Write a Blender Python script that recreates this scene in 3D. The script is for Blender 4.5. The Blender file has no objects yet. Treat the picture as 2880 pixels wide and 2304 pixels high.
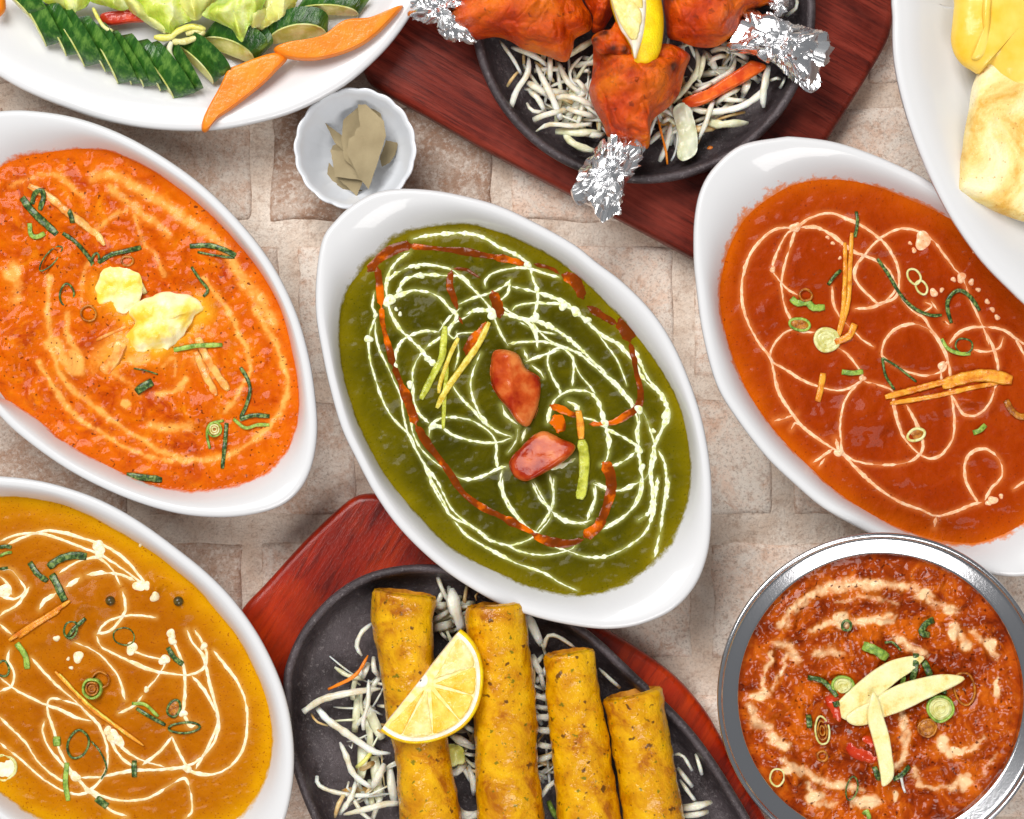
import bpy, math, random
import numpy as np
from mathutils import Vector, Matrix

# ------------------------------------------------------------------ camera, world, lamps, exposure
sc = bpy.context.scene
H = 1.10                     # camera height over the table (m)
S = 0.00016                  # metres on the table per photo pixel (2880 px wide)
cam_d = bpy.data.cameras.new("camera")
cam = bpy.data.objects.new("camera", cam_d)
sc.collection.objects.link(cam)
cam.location = (0, 0, H)
cam_d.sensor_width = 36.0
cam_d.lens = 36.0 * H / (2880 * S)
cam_d.clip_start = 0.05
cam_d.clip_end = 100
sc.camera = cam

world = bpy.data.worlds.new("World")
sc.world = world
world.use_nodes = True
bg = world.node_tree.nodes["Background"]
bg.inputs[0].default_value = (0.93, 0.96, 1.0, 1)
bg.inputs[1].default_value = 0.22


def area(name, loc, target, size, sizey, power, col):
    d = bpy.data.lights.new(name, 'AREA')
    d.shape = 'RECTANGLE'
    d.size = size
    d.size_y = sizey
    d.energy = power
    d.color = col
    o = bpy.data.objects.new(name, d)
    sc.collection.objects.link(o)
    o.location = loc
    o.rotation_euler = (Vector(target) - Vector(loc)).to_track_quat('-Z', 'Y').to_euler()
    return o


area("softbox_key", (-0.8, 1.3, 2.15), (0, 0, 0), 1.8, 1.3, 82, (1.0, 0.985, 0.96))
area("softbox_fill", (0.55, -1.55, 1.9), (0, 0, 0), 1.2, 1.2, 33, (1.0, 0.97, 0.94))
sc.view_settings.view_transform = 'Standard'
sc.view_settings.look = 'None'
sc.view_settings.exposure = -0.08
sc.view_settings.gamma = 1.0

rng = np.random.RandomState(7)
random.seed(7)

# ------------------------------------------------------------------ reading positions off the photo
CR = {  # crop name: (origin x, origin y, photo pixels per crop pixel)
    'V': (0, 0, 1.33581), 'A': (0, 0, .55657), 'B': (1000, 0, .55657), 'C': (1680, 0, .55657), 'D': (0, 700, .55657),
    'E': (850, 550, .55657), 'F': (1680, 700, .55657), 'G': (0, 1344, .55657), 'H': (750, 1344, .55657),
    'I': (1680, 1344, .55657), 'J': (1350, 0, .23191), 'K': (1850, 0, .28986), 'L': (830, 1850, .27829),
    'M': (1560, 330, .18553), 'S': (0, 0, 1.0), 'N': (400, 0, .34787)}


def W(cr, pts, z=0.0):
    ox, oy, f = CR[cr]
    p = np.asarray(pts, float).reshape(-1, 2)
    k = S * (H - z) / H
    return np.stack([(ox + p[:, 0] * f - 1440) * k, -(oy + p[:, 1] * f - 1152) * k], 1)


def WL(cr, w):
    return w * CR[cr][2] * S


# ------------------------------------------------------------------ noise
_p = rng.permutation(256)
_perm = np.concatenate([_p, _p, _p])
_g3 = rng.normal(size=(256, 3))
_g3 /= np.linalg.norm(_g3, axis=1)[:, None]


def perlin(x, y, z=0.0):
    x, y, z = np.broadcast_arrays(np.asarray(x, float), np.asarray(y, float), np.asarray(z, float))
    xi, yi, zi = np.floor(x).astype(int), np.floor(y).astype(int), np.floor(z).astype(int)
    xf, yf, zf = x - xi, y - yi, z - zi
    u, v, w = [t * t * t * (t * (t * 6 - 15) + 10) for t in (xf, yf, zf)]
    out = 0
    for dx in (0, 1):
        wx = u if dx else 1 - u
        for dy in (0, 1):
            wy = v if dy else 1 - v
            for dz in (0, 1):
                wz = w if dz else 1 - w
                h = _perm[_perm[_perm[(xi + dx) & 255] + ((yi + dy) & 255)] + ((zi + dz) & 255)]
                g = _g3[h]
                out = out + wx * wy * wz * (g[..., 0] * (xf - dx) + g[..., 1] * (yf - dy) + g[..., 2] * (zf - dz))
    return out * 1.6


def fbm(x, y, z=0.0, o=3, g=.5):
    s = 0
    a = 1.0
    f = 1.0
    for i in range(o):
        s = s + a * perlin(np.asarray(x) * f + i * 17.3, np.asarray(y) * f - i * 9.1, np.asarray(z) * f + i * 5.7)
        a *= g
        f *= 2.05
    return s


# ------------------------------------------------------------------ curves
def smooth(pts, n=None, step=None, closed=False):
    """Catmull-Rom through the points, resampled evenly."""
    p = np.asarray(pts, float)
    m = len(p)
    if closed:
        q = np.concatenate([p[-1:], p, p[:2]])
        segs = m
    else:
        q = np.concatenate([2 * p[:1] - p[1:2], p, 2 * p[-1:] - p[-2:-1]])
        segs = m - 1
    t = np.linspace(0, 1, 14, endpoint=False)[:, None]
    out = []
    for i in range(segs):
        a, b, c, d = q[i], q[i + 1], q[i + 2], q[i + 3]
        out.append(.5 * ((2 * b) + (-a + c) * t + (2 * a - 5 * b + 4 * c - d) * t * t + (-a + 3 * b - 3 * c + d) * t ** 3))
    out = np.concatenate(out)
    out = np.concatenate([out, out[:1] if closed else p[-1:]])
    L = np.concatenate([[0], np.cumsum(np.linalg.norm(np.diff(out, axis=0), axis=1))])
    if n is None:
        n = max(3, int(L[-1] / step) + 1)
    s = np.linspace(0, L[-1], n, endpoint=not closed)
    return np.stack([np.interp(s, L, out[:, k]) for k in range(out.shape[1])], 1)


def by_angle(cont, c, n):
    d = cont - c
    a = np.arctan2(d[:, 1], d[:, 0])
    r = np.linalg.norm(d, axis=1)
    o = np.argsort(a)
    a, r = a[o], r[o]
    th = np.linspace(-np.pi, np.pi, n, endpoint=False)
    rr = np.interp(th, np.concatenate([a - 2 * np.pi, a, a + 2 * np.pi]), np.concatenate([r, r, r]))
    return c + np.stack([np.cos(th), np.sin(th)], 1) * rr[:, None]


def inset(c, d):
    t = np.roll(c, -1, 0) - np.roll(c, 1, 0)
    t /= np.linalg.norm(t, axis=1)[:, None] + 1e-12
    n = np.stack([-t[:, 1], t[:, 0]], 1)
    area2 = np.sum(c[:, 0] * np.roll(c[:, 1], -1) - np.roll(c[:, 0], -1) * c[:, 1])
    return c + n * d * (1 if area2 > 0 else -1)


def inside(px, py, poly):
    r = np.zeros(px.shape, bool)
    j = len(poly) - 1
    for i in range(len(poly)):
        xi, yi = poly[i]
        xj, yj = poly[j]
        if yi != yj:
            r ^= ((yi > py) != (yj > py)) & (px < (xj - xi) * (py - yi) / (yj - yi) + xi)
        j = i
    return r


# ------------------------------------------------------------------ objects
def mk(name, verts, faces, mat, parent=None, org=None, flat=False, attrs=None, thing=None):
    """One mesh object. thing = (label, category, group) makes it a top-level thing."""
    v = np.asarray(verts, float)
    if parent is not None:
        org = np.array(parent.matrix_world.translation) if parent.get('_o') is None else np.array(parent['_o'])
    elif org is None:
        mn, mx = v.min(0), v.max(0)
        org = np.array([(mn[0] + mx[0]) / 2, (mn[1] + mx[1]) / 2, mn[2]])
    org = np.asarray(org, float)
    me = bpy.data.meshes.new(name)
    vv = (v - org)
    if isinstance(faces, np.ndarray):
        nf, k = faces.shape
        me.vertices.add(len(vv))
        me.vertices.foreach_set('co', vv.astype(np.float32).ravel())
        me.loops.add(nf * k)
        me.loops.foreach_set('vertex_index', faces.astype(np.int32).ravel())
        me.polygons.add(nf)
        me.polygons.foreach_set('loop_start', np.arange(0, nf * k, k, dtype=np.int32))
        me.polygons.foreach_set('loop_total', np.full(nf, k, np.int32))
        me.update(calc_edges=True)
        me.validate()
    else:
        me.from_pydata([tuple(q) for q in vv], [], [tuple(int(i) for i in f) for f in faces])
        me.update()
    me.polygons.foreach_set('use_smooth', np.full(len(me.polygons), not flat))
    if attrs:
        for k_, a in attrs.items():
            at = me.attributes.new(k_, 'FLOAT', 'POINT')
            at.data.foreach_set('value', np.asarray(a, np.float32))
    me.materials.append(mat)
    o = bpy.data.objects.new(name, me)
    sc.collection.objects.link(o)
    if parent is not None:
        o.parent = parent
        gp = parent
        o['_o'] = tuple(parent['_o'])
    else:
        o.location = tuple(org)
        o['_o'] = tuple(org)
    if thing:
        o['label'] = thing[0]
        o['category'] = thing[1]
        if len(thing) > 2 and thing[2]:
            o['group'] = thing[2]
    return o


def root(name, loc, label, cat, group=None):
    o = bpy.data.objects.new(name, None)
    o.empty_display_size = .01
    sc.collection.objects.link(o)
    o.location = tuple(loc)
    o['_o'] = tuple(float(q) for q in loc)
    o['label'] = label
    o['category'] = cat
    if group:
        o['group'] = group
    return o


def grid_faces(nr, nt, closed=True, off=0):
    i = np.arange(nr - 1)[:, None]
    j = np.arange(nt if closed else nt - 1)[None, :]
    j2 = (j + 1) % nt
    f = np.stack([i * nt + j, i * nt + j2, (i + 1) * nt + j2, (i + 1) * nt + j], -1).reshape(-1, 4)
    return f + off


def loft(rings, cap0=True, cap1=True):
    """rings: list of (n,3). Returns verts and quad faces; caps are degenerate quads onto a centre point."""
    nt = len(rings[0])
    R = list(rings)
    if cap0:
        R.insert(0, np.repeat(R[0].mean(0)[None], nt, 0))
    if cap1:
        R.append(np.repeat(R[-1].mean(0)[None], nt, 0))
    v = np.concatenate(R)
    f = grid_faces(len(R), nt)
    # merge the cap points
    n = len(v)
    mp = np.arange(n)
    if cap0:
        mp[:nt] = 0
    if cap1:
        mp[n - nt:] = n - nt
    f = mp[f]
    return v, f


def clean(v, f):
    """turn quads with repeated corners into triangles, drop unused verts"""
    out = []
    for q in f.tolist():
        u = []
        for a in q:
            if a not in u:
                u.append(a)
        if len(u) >= 3:
            out.append(u)
    used = sorted({a for q in out for a in q})
    m = {a: i for i, a in enumerate(used)}
    return v[used], [[m[a] for a in q] for q in out], used


def loft_obj(name, rings, mat, cap0=True, cap1=True, attrs=None, **kw):
    v, f = loft(rings, cap0, cap1)
    v, f, used = clean(v, f)
    if attrs:
        attrs = {k: np.asarray(a)[used] for k, a in attrs.items()}
    return mk(name, v, f, mat, attrs=attrs, **kw)


def with_z(c, z):
    return np.concatenate([c, np.broadcast_to(np.asarray(z, float).reshape(-1, 1), (len(c), 1))], 1)


def blob_geo(cont, z0, h, nt=72, nr=14, p=2.2, q=2.0, disp=None, under=.5, dome=None):
    """rounded solid over a contour: top swells to z0+h, the underside tucks in below z0"""
    c = smooth(cont, n=nt, closed=True)
    a2 = np.sum(c[:, 0] * np.roll(c[:, 1], -1) - np.roll(c[:, 0], -1) * c[:, 1])
    if a2 < 0:
        c = c[::-1]
    x, y = c[:, 0], c[:, 1]
    xn, yn = np.roll(x, -1), np.roll(y, -1)
    cr = x * yn - xn * y
    A = cr.sum() / 2
    cen = np.array([((x + xn) * cr).sum() / (6 * A), ((y + yn) * cr).sum() / (6 * A)])
    rings = []
    r = np.sin(np.linspace(0, 1, nr) * np.pi / 2)[1:]
    bot = [(.55, -h * under), (.85, -h * under * .85), (.97, -h * under * .45)]
    for s, dz in bot:
        rings.append(with_z(cen + (c - cen) * s, z0 + dz))
    for s in r[::-1]:
        zz = z0 + h * max(0.0, (1 - s ** p)) ** (1 / q)
        rings.append(with_z(cen + (c - cen) * s, zz))
    rings.append(with_z(cen + (c - cen) * .04, z0 + h))
    v, f = loft(rings)
    if disp is not None:
        v = disp(v, z0, h)
    v, f, _ = clean(v, f)
    return v, f


def noise_disp(amp, scale, o=3, g=.5, xy=.4, seed=0.0):
    def fn(v, z0, h):
        X = v / scale + seed
        n = fbm(X[:, 0], X[:, 1], X[:, 2], o, g)
        v = v.copy()
        k = np.clip((v[:, 2] - z0 + h * .5) / (h * .6), 0, 1)
        v[:, 2] += n * amp * k
        if xy:
            v[:, 0] += amp * xy * fbm(X[:, 1] + 31, X[:, 0], X[:, 2], 2)
            v[:, 1] += amp * xy * fbm(X[:, 0] - 13, X[:, 1] + 7, X[:, 2], 2)
        return v
    return fn


def blob(name, cont, z0, h, mat, parent=None, thing=None, flat=False, **kw):
    v, f = blob_geo(cont, z0, h, **kw)
    return mk(name, v, f, mat, parent=parent, thing=thing, flat=flat)


def tube_geo(path, rw, rh, ns=8, taper=(1, 1), twist=0.0, wob=0.0, closed=False, tz=6):
    """path (n,3); rw half width sideways, rh half height; either numbers or arrays"""
    n = len(path)
    if closed:
        t = np.roll(path, -1, 0) - np.roll(path, 1, 0)
    else:
        t = np.gradient(path, axis=0)
    t /= np.linalg.norm(t, axis=1)[:, None] + 1e-12
    up = np.array([0, 0, 1.0])
    side = np.cross(t, up)
    side /= np.linalg.norm(side, axis=1)[:, None] + 1e-12
    nrm = np.cross(side, t)
    s = np.linspace(0, 1, n)
    rw = np.broadcast_to(rw, n).astype(float).copy()
    rh = np.broadcast_to(rh, n).astype(float).copy()
    if not closed:
        e = np.ones(n)
        k = max(1, n // tz)
        for i in range(k):
            a = (i + .6) / k
            e[i] *= min(1, taper[0] + (1 - taper[0]) * math.sin(a * math.pi / 2))
            e[n - 1 - i] *= min(1, taper[1] + (1 - taper[1]) * math.sin(a * math.pi / 2))
        rw *= e
        rh *= np.maximum(e, .5)
    if wob:
        rw *= 1 + wob * perlin(s * n * .25, path[:, 0] * 900, 3.3)
    ang = np.linspace(0, 2 * np.pi, ns, endpoint=False)
    tw = twist * s * 2 * np.pi
    rings = []
    for i in range(n):
        ca, sa = math.cos(tw[i]), math.sin(tw[i])
        sd = side[i] * ca + nrm[i] * sa
        nn = nrm[i] * ca - side[i] * sa
        rings.append(path[i] + np.cos(ang)[:, None] * sd * rw[i] + np.sin(ang)[:, None] * nn * rh[i])
    if closed:
        v = np.concatenate(rings)
        i = np.arange(n)[:, None]
        j = np.arange(ns)[None]
        i2 = (i + 1) % n
        f = np.stack([i * ns + j, i * ns + (j + 1) % ns, i2 * ns + (j + 1) % ns, i2 * ns + j], -1).reshape(-1, 4)
        return v, f.tolist()
    v, f = loft(rings)
    v, f, _ = clean(v, f)
    return v, f


# ------------------------------------------------------------------ materials
def c(r, g, b):
    return tuple(((q / 255) / 12.92 if q / 255 <= .04045 else ((q / 255 + .055) / 1.055) ** 2.4) for q in (r, g, b))


class Mat:
    def __init__(s, name, rough=.5, spec=.3, sss=0, sssr=.003, coat=0, coatr=.1, metal=0, trans=0, sheen=0, aniso=0, ior=1.45):
        s.m = bpy.data.materials.new(name)
        s.m.use_nodes = True
        s.nt = s.m.node_tree
        s.N = s.nt.nodes
        s.b = s.N['Principled BSDF']
        I = s.b.inputs
        I['Roughness'].default_value = rough
        I['Specular IOR Level'].default_value = spec
        I['IOR'].default_value = ior
        I['Subsurface Weight'].default_value = sss
        I['Subsurface Scale'].default_value = sssr
        I['Subsurface Radius'].default_value = (1, .5, .25)
        I['Coat Weight'].default_value = coat
        I['Coat Roughness'].default_value = coatr
        I['Metallic'].default_value = metal
        I['Transmission Weight'].default_value = trans
        I['Anisotropic'].default_value = aniso
        s.tc = s.N.new('ShaderNodeTexCoord')
        s.vec = s.tc.outputs['Object']
        s.col = None
        s.bump = None

    def L(s, a, b):
        s.nt.links.new(a, b)

    def map(s, rot=0, scale=(1, 1, 1)):
        n = s.N.new('ShaderNodeMapping')
        s.L(s.tc.outputs['Object'], n.inputs[0])
        n.inputs['Rotation'].default_value = (0, 0, rot)
        n.inputs['Scale'].default_value = scale
        # rotate first, then stretch
        n2 = s.N.new('ShaderNodeMapping')
        n.inputs['Scale'].default_value = (1, 1, 1)
        s.L(n.outputs[0], n2.inputs[0])
        n2.inputs['Scale'].default_value = scale
        s.vec = n2.outputs[0]
        return s

    def noise(s, scale, detail=4, rough=.55, dist=0, off=None):
        n = s.N.new('ShaderNodeTexNoise')
        n.inputs['Scale'].default_value = scale
        n.inputs['Detail'].default_value = detail
        n.inputs['Roughness'].default_value = rough
        n.inputs['Distortion'].default_value = dist
        v = s.vec
        if off is not None:
            a = s.N.new('ShaderNodeVectorMath')
            a.operation = 'ADD'
            s.L(v, a.inputs[0])
            a.inputs[1].default_value = (off, off * 1.7, off * .3)
            v = a.outputs[0]
        s.L(v, n.inputs['Vector'])
        return n.outputs['Fac']

    def ramp(s, fac, stops):
        r = s.N.new('ShaderNodeValToRGB')
        s.L(fac, r.inputs[0])
        e = r.color_ramp.elements
        while len(e) < len(stops):
            e.new(.5)
        for k, (p, col) in zip(e, stops):
            k.position = p
            if not isinstance(col, tuple):
                col = (col, col, col)
            k.color = (*col, 1)
        return r.outputs[0]

    def mul(s, a, b):
        n = s.N.new('ShaderNodeMath')
        n.operation = 'MULTIPLY'
        for i, q in enumerate((a, b)):
            if isinstance(q, (int, float)):
                n.inputs[i].default_value = q
            else:
                s.L(q, n.inputs[i])
        return n.outputs[0]

    def add(s, a, b, op='ADD'):
        n = s.N.new('ShaderNodeMath')
        n.operation = op
        for i, q in enumerate((a, b)):
            if isinstance(q, (int, float)):
                n.inputs[i].default_value = q
            else:
                s.L(q, n.inputs[i])
        return n.outputs[0]

    def base(s, col):
        s.col = col
        return s

    def mix(s, fac, col):
        n = s.N.new('ShaderNodeMix')
        n.data_type = 'RGBA'
        if isinstance(fac, (int, float)):
            n.inputs[0].default_value = fac
        else:
            s.L(fac, n.inputs[0])
        if isinstance(s.col, tuple):
            n.inputs[6].default_value = (*s.col, 1)
        else:
            s.L(s.col, n.inputs[6])
        if isinstance(col, tuple):
            n.inputs[7].default_value = (*col, 1)
        else:
            s.L(col, n.inputs[7])
        s.col = n.outputs[2]
        return s

    def attr(s, name):
        n = s.N.new('ShaderNodeAttribute')
        n.attribute_name = name
        return n.outputs['Fac']

    def orand(s):
        return s.N.new('ShaderNodeObjectInfo').outputs['Random']

    def bumpit(s, fac, dist, strength=1.0):
        n = s.N.new('ShaderNodeBump')
        n.inputs['Distance'].default_value = dist
        n.inputs['Strength'].default_value = strength
        s.L(fac, n.inputs['Height'])
        if s.bump is not None:
            s.L(s.bump, n.inputs['Normal'])
        s.bump = n.outputs[0]
        s.first = getattr(s, 'first', None) or s.bump
        return s

    def roughf(s, fac, lo, hi):
        n = s.N.new('ShaderNodeMapRange')
        s.L(fac, n.inputs[0])
        n.inputs['To Min'].default_value = lo
        n.inputs['To Max'].default_value = hi
        s.L(n.outputs[0], s.b.inputs['Roughness'])
        return s

    def done(s):
        if isinstance(s.col, tuple):
            s.b.inputs['Base Color'].default_value = (*s.col, 1)
        elif s.col is not None:
            s.L(s.col, s.b.inputs['Base Color'])
        if s.bump is not None:
            s.L(s.bump, s.b.inputs['Normal'])
            if s.b.inputs['Coat Weight'].default_value > 0:
                s.L(s.first, s.b.inputs['Coat Normal'])
        return s.m


def simple(name, stops, scale, detail=4, bump=0, bscale=None, speck=None, **kw):
    m = Mat(name, **kw)
    m.base(m.ramp(m.noise(scale, detail), stops))
    if speck:
        sscale, lo, hi, scol = speck
        m.mix(m.ramp(m.noise(sscale, 2, off=3.3), [(lo, 0.0), (hi, 1.0)]), scol)
    if bump:
        m.bumpit(m.noise(bscale or scale * 2, 3, off=9.1), bump)
    return m.done()


# porcelain, with a film of sauce clinging just above the sauce line (attribute 'film')
def porcelain(name, film=None, strength=1.0, film2=None):
    m = Mat(name, rough=.3, spec=.35, coat=.45, coatr=.04)
    m.base((.68, .68, .69))
    if film:
        n = m.noise(330, 6, .75)
        big = m.noise(45, 3, .6, off=4.2)
        f = m.add(m.attr('film'), 1.0 + 2.0 * (1 - min(1, strength)), 'POWER')
        s1 = m.add(m.mul(n, .55), m.mul(big, .75))
        v = m.add(m.add(f, s1), -1.22 + .16 * (1 - strength), 'ADD')
        m.mix(m.ramp(v, [(.28, 0.0), (.36, .75 * min(1, strength)), (.46, 1.0)]), film)
    return m.done()


WHITE = porcelain('white_porcelain')
def sauce(name, stops, scale, cream, edge, rough=.3, oil=None, bumps=((.0006, 260), (.00025, 900)), sss=0, speck=None, detail=6,
          cream_soft=True, patch=None, coatbump=(.00018, 110), halo=None, coat=.35, dist=0.6, coatr=.12):
    m = Mat(name, rough=rough, sss=0, coat=coat * .36, coatr=.08, spec=.05)
    m.base(m.ramp(m.noise(scale, detail, .65, dist), stops))
    if patch:
        m.mix(m.ramp(m.noise(patch[0], 5, .7, .8, off=5.5), [(patch[1], 0.0), (patch[2], 1.0)]), patch[3])
    m.mix(m.attr('edge'), edge)
    if oil:
        m.mix(m.attr('oil'), oil)
    if halo:
        hn = m.noise(130, 4, .7, 1.0, off=3.5)
        m.mix(m.ramp(m.add(m.attr('halo'), m.mul(m.add(hn, -.5), .9)), [(.1, 0.0), (.9, .9)]), halo)
    a = m.attr('cream')
    if cream_soft:
        n = m.noise(420, 4, .75, 0.4, off=1.5)
        a = m.ramp(m.add(a, m.mul(m.add(n, -.5), .8)), [(.2, 0.0), (.8, 1.0)])
    m.mix(a, cream)
    if speck:
        m.mix(m.ramp(m.noise(speck[0], 1.5, off=7.7), [(speck[1], 0.0), (speck[2], .85)]), speck[3])
    m.bumpit(m.noise(coatbump[1], 3, .5, off=4.4), coatbump[0])
    for d, sc_ in bumps:
        m.bumpit(m.noise(sc_, 4, .6, off=2.2), d)
    return m.done()


CREAM = simple('cream', [(.3, c(226, 214, 170)), (.6, c(246, 240, 214))], 300, rough=.3, sss=.15, sssr=.002, coat=.3)
CREAM_G = simple('cream_on_spinach', [(.35, c(214, 218, 140)), (.5, c(242, 244, 212))], 500, rough=.3, sss=.15, sssr=.002, coat=.3)
CREAM_R = simple('cream_on_tomato', [(.35, c(240, 166, 116)), (.6, c(252, 206, 166))], 420, rough=.3, sss=.2, sssr=.002, coat=.3)
CREAM_Y = simple('cream_on_curry', [(.35, c(240, 212, 158)), (.6, c(252, 240, 208))], 420, rough=.3, sss=.2, sssr=.002, coat=.3)
CHILI = simple('chilli_oil', [(.42, c(104, 44, 0)), (.54, c(132, 54, 0)), (.62, c(214, 100, 0))], 75, rough=.25, spec=.1, coat=.25, coatr=.08, bump=.0004, bscale=200)
SCAL_D = simple('scallion_dark', [(.35, c(28, 50, 20)), (.5, c(58, 88, 36)), (.64, c(126, 146, 76))], 700, rough=.35, coat=.4, bump=.00012, bscale=1500)
SCAL_L = simple('scallion_light', [(.35, c(84, 124, 36)), (.6, c(160, 190, 78))], 420, rough=.3, coat=.4, bump=.0003, bscale=1500, sss=.1)
SCAL_P = simple('scallion_pale', [(.35, c(196, 186, 96)), (.6, c(226, 222, 160))], 420, rough=.3, coat=.4, bump=.0003, bscale=900, sss=.15)
SCAL_B = simple('scallion_sauced', [(.35, c(128, 62, 12)), (.6, c(190, 120, 30))], 420, rough=.3, coat=.4, bump=.0003, bscale=1200, sss=.1)
GING_O = simple('ginger_orange', [(.35, c(206, 110, 14)), (.6, c(242, 166, 52))], 300, rough=.3, coat=.4, bump=.0003, bscale=900, sss=.2)
GING_Y = simple('ginger_yellow', [(.35, c(204, 168, 34)), (.6, c(232, 214, 96))], 300, rough=.3, coat=.4, bump=.0003, bscale=900, sss=.2)
GING_G = simple('ginger_green', [(.35, c(150, 152, 24)), (.6, c(206, 208, 80))], 300, rough=.3, coat=.4, bump=.0003, bscale=900, sss=.2)
GING_W = simple('ginger_pale', [(.3, c(228, 184, 90)), (.42, c(238, 222, 152)), (.65, c(244, 232, 182))], 160, rough=.35, coat=.4, bump=.0003, bscale=1100, sss=.25)
BUTTER = simple('butter', [(.38, c(244, 204, 62)), (.48, c(250, 228, 130)), (.58, c(252, 240, 188))], 70, rough=.4, sss=.1, sssr=.004, coat=.15, bump=.0004, bscale=260)
TOMATO = simple('tomato', [(.38, c(150, 34, 6)), (.5, c(190, 76, 24)), (.62, c(216, 124, 60))], 70, rough=.35, spec=.15, sss=.05, coat=.25, coatr=.05, bump=.0003, bscale=300)
SPROUT = simple('bean_sprout', [(.34, c(206, 188, 152)), (.46, c(232, 224, 206)), (.62, c(240, 236, 226))], 70, rough=.35, sss=.45, sssr=.005, coat=.5, bump=.0002, bscale=900)
SPROUT_B = simple('bean_sprout_browned', [(.35, c(196, 140, 60)), (.6, c(226, 208, 160))], 120, rough=.35, sss=.2, coat=.3)
CABB = simple('cabbage', [(.35, c(206, 204, 160)), (.6, c(236, 234, 206))], 140, rough=.35, sss=.25, sssr=.003, coat=.4, bump=.0005, bscale=300)
CARROT = simple('carrot', [(.3, c(236, 120, 14)), (.65, c(246, 144, 34))], 90, rough=.4, spec=.3, sss=.08, sssr=.002, coat=.25, bump=.0003, bscale=500)
CARROT_P = simple('carrot_cooked', [(.35, c(204, 66, 12)), (.6, c(236, 110, 28))], 190, rough=.35, sss=.2, coat=.3, bump=.0002, bscale=500)
RIND = simple('lemon_rind', [(.35, c(240, 184, 4)), (.6, c(254, 220, 16))], 120, rough=.3, coat=.3, bump=.0004, bscale=1200, sss=.15)
PITH = simple('lemon_pith', [(.35, c(238, 220, 190)), (.6, c(250, 242, 228))], 200, rough=.5, sss=.2, bump=.0002, bscale=700)
LPULP = simple('lemon_pulp', [(.36, c(242, 186, 44)), (.64, c(254, 218, 106))], 170, rough=.3, coat=.4, coatr=.1, sss=.2, sssr=.004, bump=.0005, bscale=520)
LPULP2 = simple('lemon_pulp_pale', [(.36, c(244, 206, 104)), (.64, c(254, 236, 172))], 170, rough=.3, coat=.4, sss=.35, sssr=.004, bump=.0005, bscale=520)
BAY = simple('bay_leaf', [(.3, c(142, 126, 94)), (.65, c(166, 150, 116))], 60, rough=.65, bump=.0001, bscale=900)


# ================================================================== the table
def stone_mat():
    m = Mat('whitewashed_stone', rough=.75, spec=.3)
    r = m.orand()
    m.base(m.ramp(m.noise(26, 6, .7, .5), [(.34, c(226, 188, 164)), (.48, c(238, 210, 190)), (.62, c(244, 228, 214))]))
    m.mix(m.attr('tone'), c(158, 120, 96))
    pale = m.ramp(m.noise(60, 6, .75, .8, off=8.8), [(.44, 0.0), (.58, .75)])
    m.mix(pale, c(240, 230, 218))
    m.mix(m.mul(m.attr('tone'), .6), c(166, 132, 110))
    m.mix(m.ramp(m.noise(190, 5, .8, .2, off=3.1), [(.50, 0.0), (.64, .5)]), c(178, 134, 106))
    m.mix(m.ramp(m.noise(420, 5, .8, off=43), [(.50, 0.0), (.62, .55)]), c(240, 230, 220))
    m.mix(m.ramp(m.noise(900, 4, .8, off=6.1), [(.52, 0.0), (.62, .5)]), c(134, 104, 84))
    rimn = m.noise(140, 5, .8, off=14)
    m.mix(m.ramp(m.mul(m.attr('rim'), rimn), [(.38, 0.0), (.54, .6)]), c(160, 122, 96))
    m.mix(m.ramp(m.noise(75, 7, .8, 1.2, off=33), [(.60, 0.0), (.63, .5)]), c(188, 136, 100))
    m.bumpit(m.noise(500, 6, .75), .0006)
    m.bumpit(m.noise(110, 5, .7, off=3), .0012)
    return m.done()


def mortar_mat():
    m = Mat('pale_mortar', rough=.8, spec=.3)
    m.base(m.ramp(m.noise(40, 6, .7), [(.36, c(220, 196, 176)), (.6, c(238, 224, 210))]))
    m.mix(m.ramp(m.noise(150, 5, .8, off=6.1), [(.50, 0.0), (.64, .5)]), c(172, 136, 112))
    m.mix(m.ramp(m.noise(900, 4, .8, off=6.1), [(.5, 0.0), (.64, .35)]), c(124, 96, 78))
    m.bumpit(m.noise(500, 6, .75), .0006)
    m.bumpit(m.noise(90, 5, .7, off=3), .002)
    return m.done()


STONE = stone_mat()
STONE2 = bpy.data.materials['whitewashed_stone']
gx = np.linspace(-.42, .42, 60)
gy = np.linspace(-.36, .36, 52)
GX, GY = np.meshgrid(gx, gy)
GZ = -.0012 + .0006 * fbm(GX * 60, GY * 60, 1.0)
v = np.stack([GX.ravel(), GY.ravel(), GZ.ravel()], 1)
table = mk('table_top', v, grid_faces(len(gy), len(gx), closed=False), mortar_mat(), org=(0, 0, -.0012))
table['kind'] = 'structure'


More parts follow.
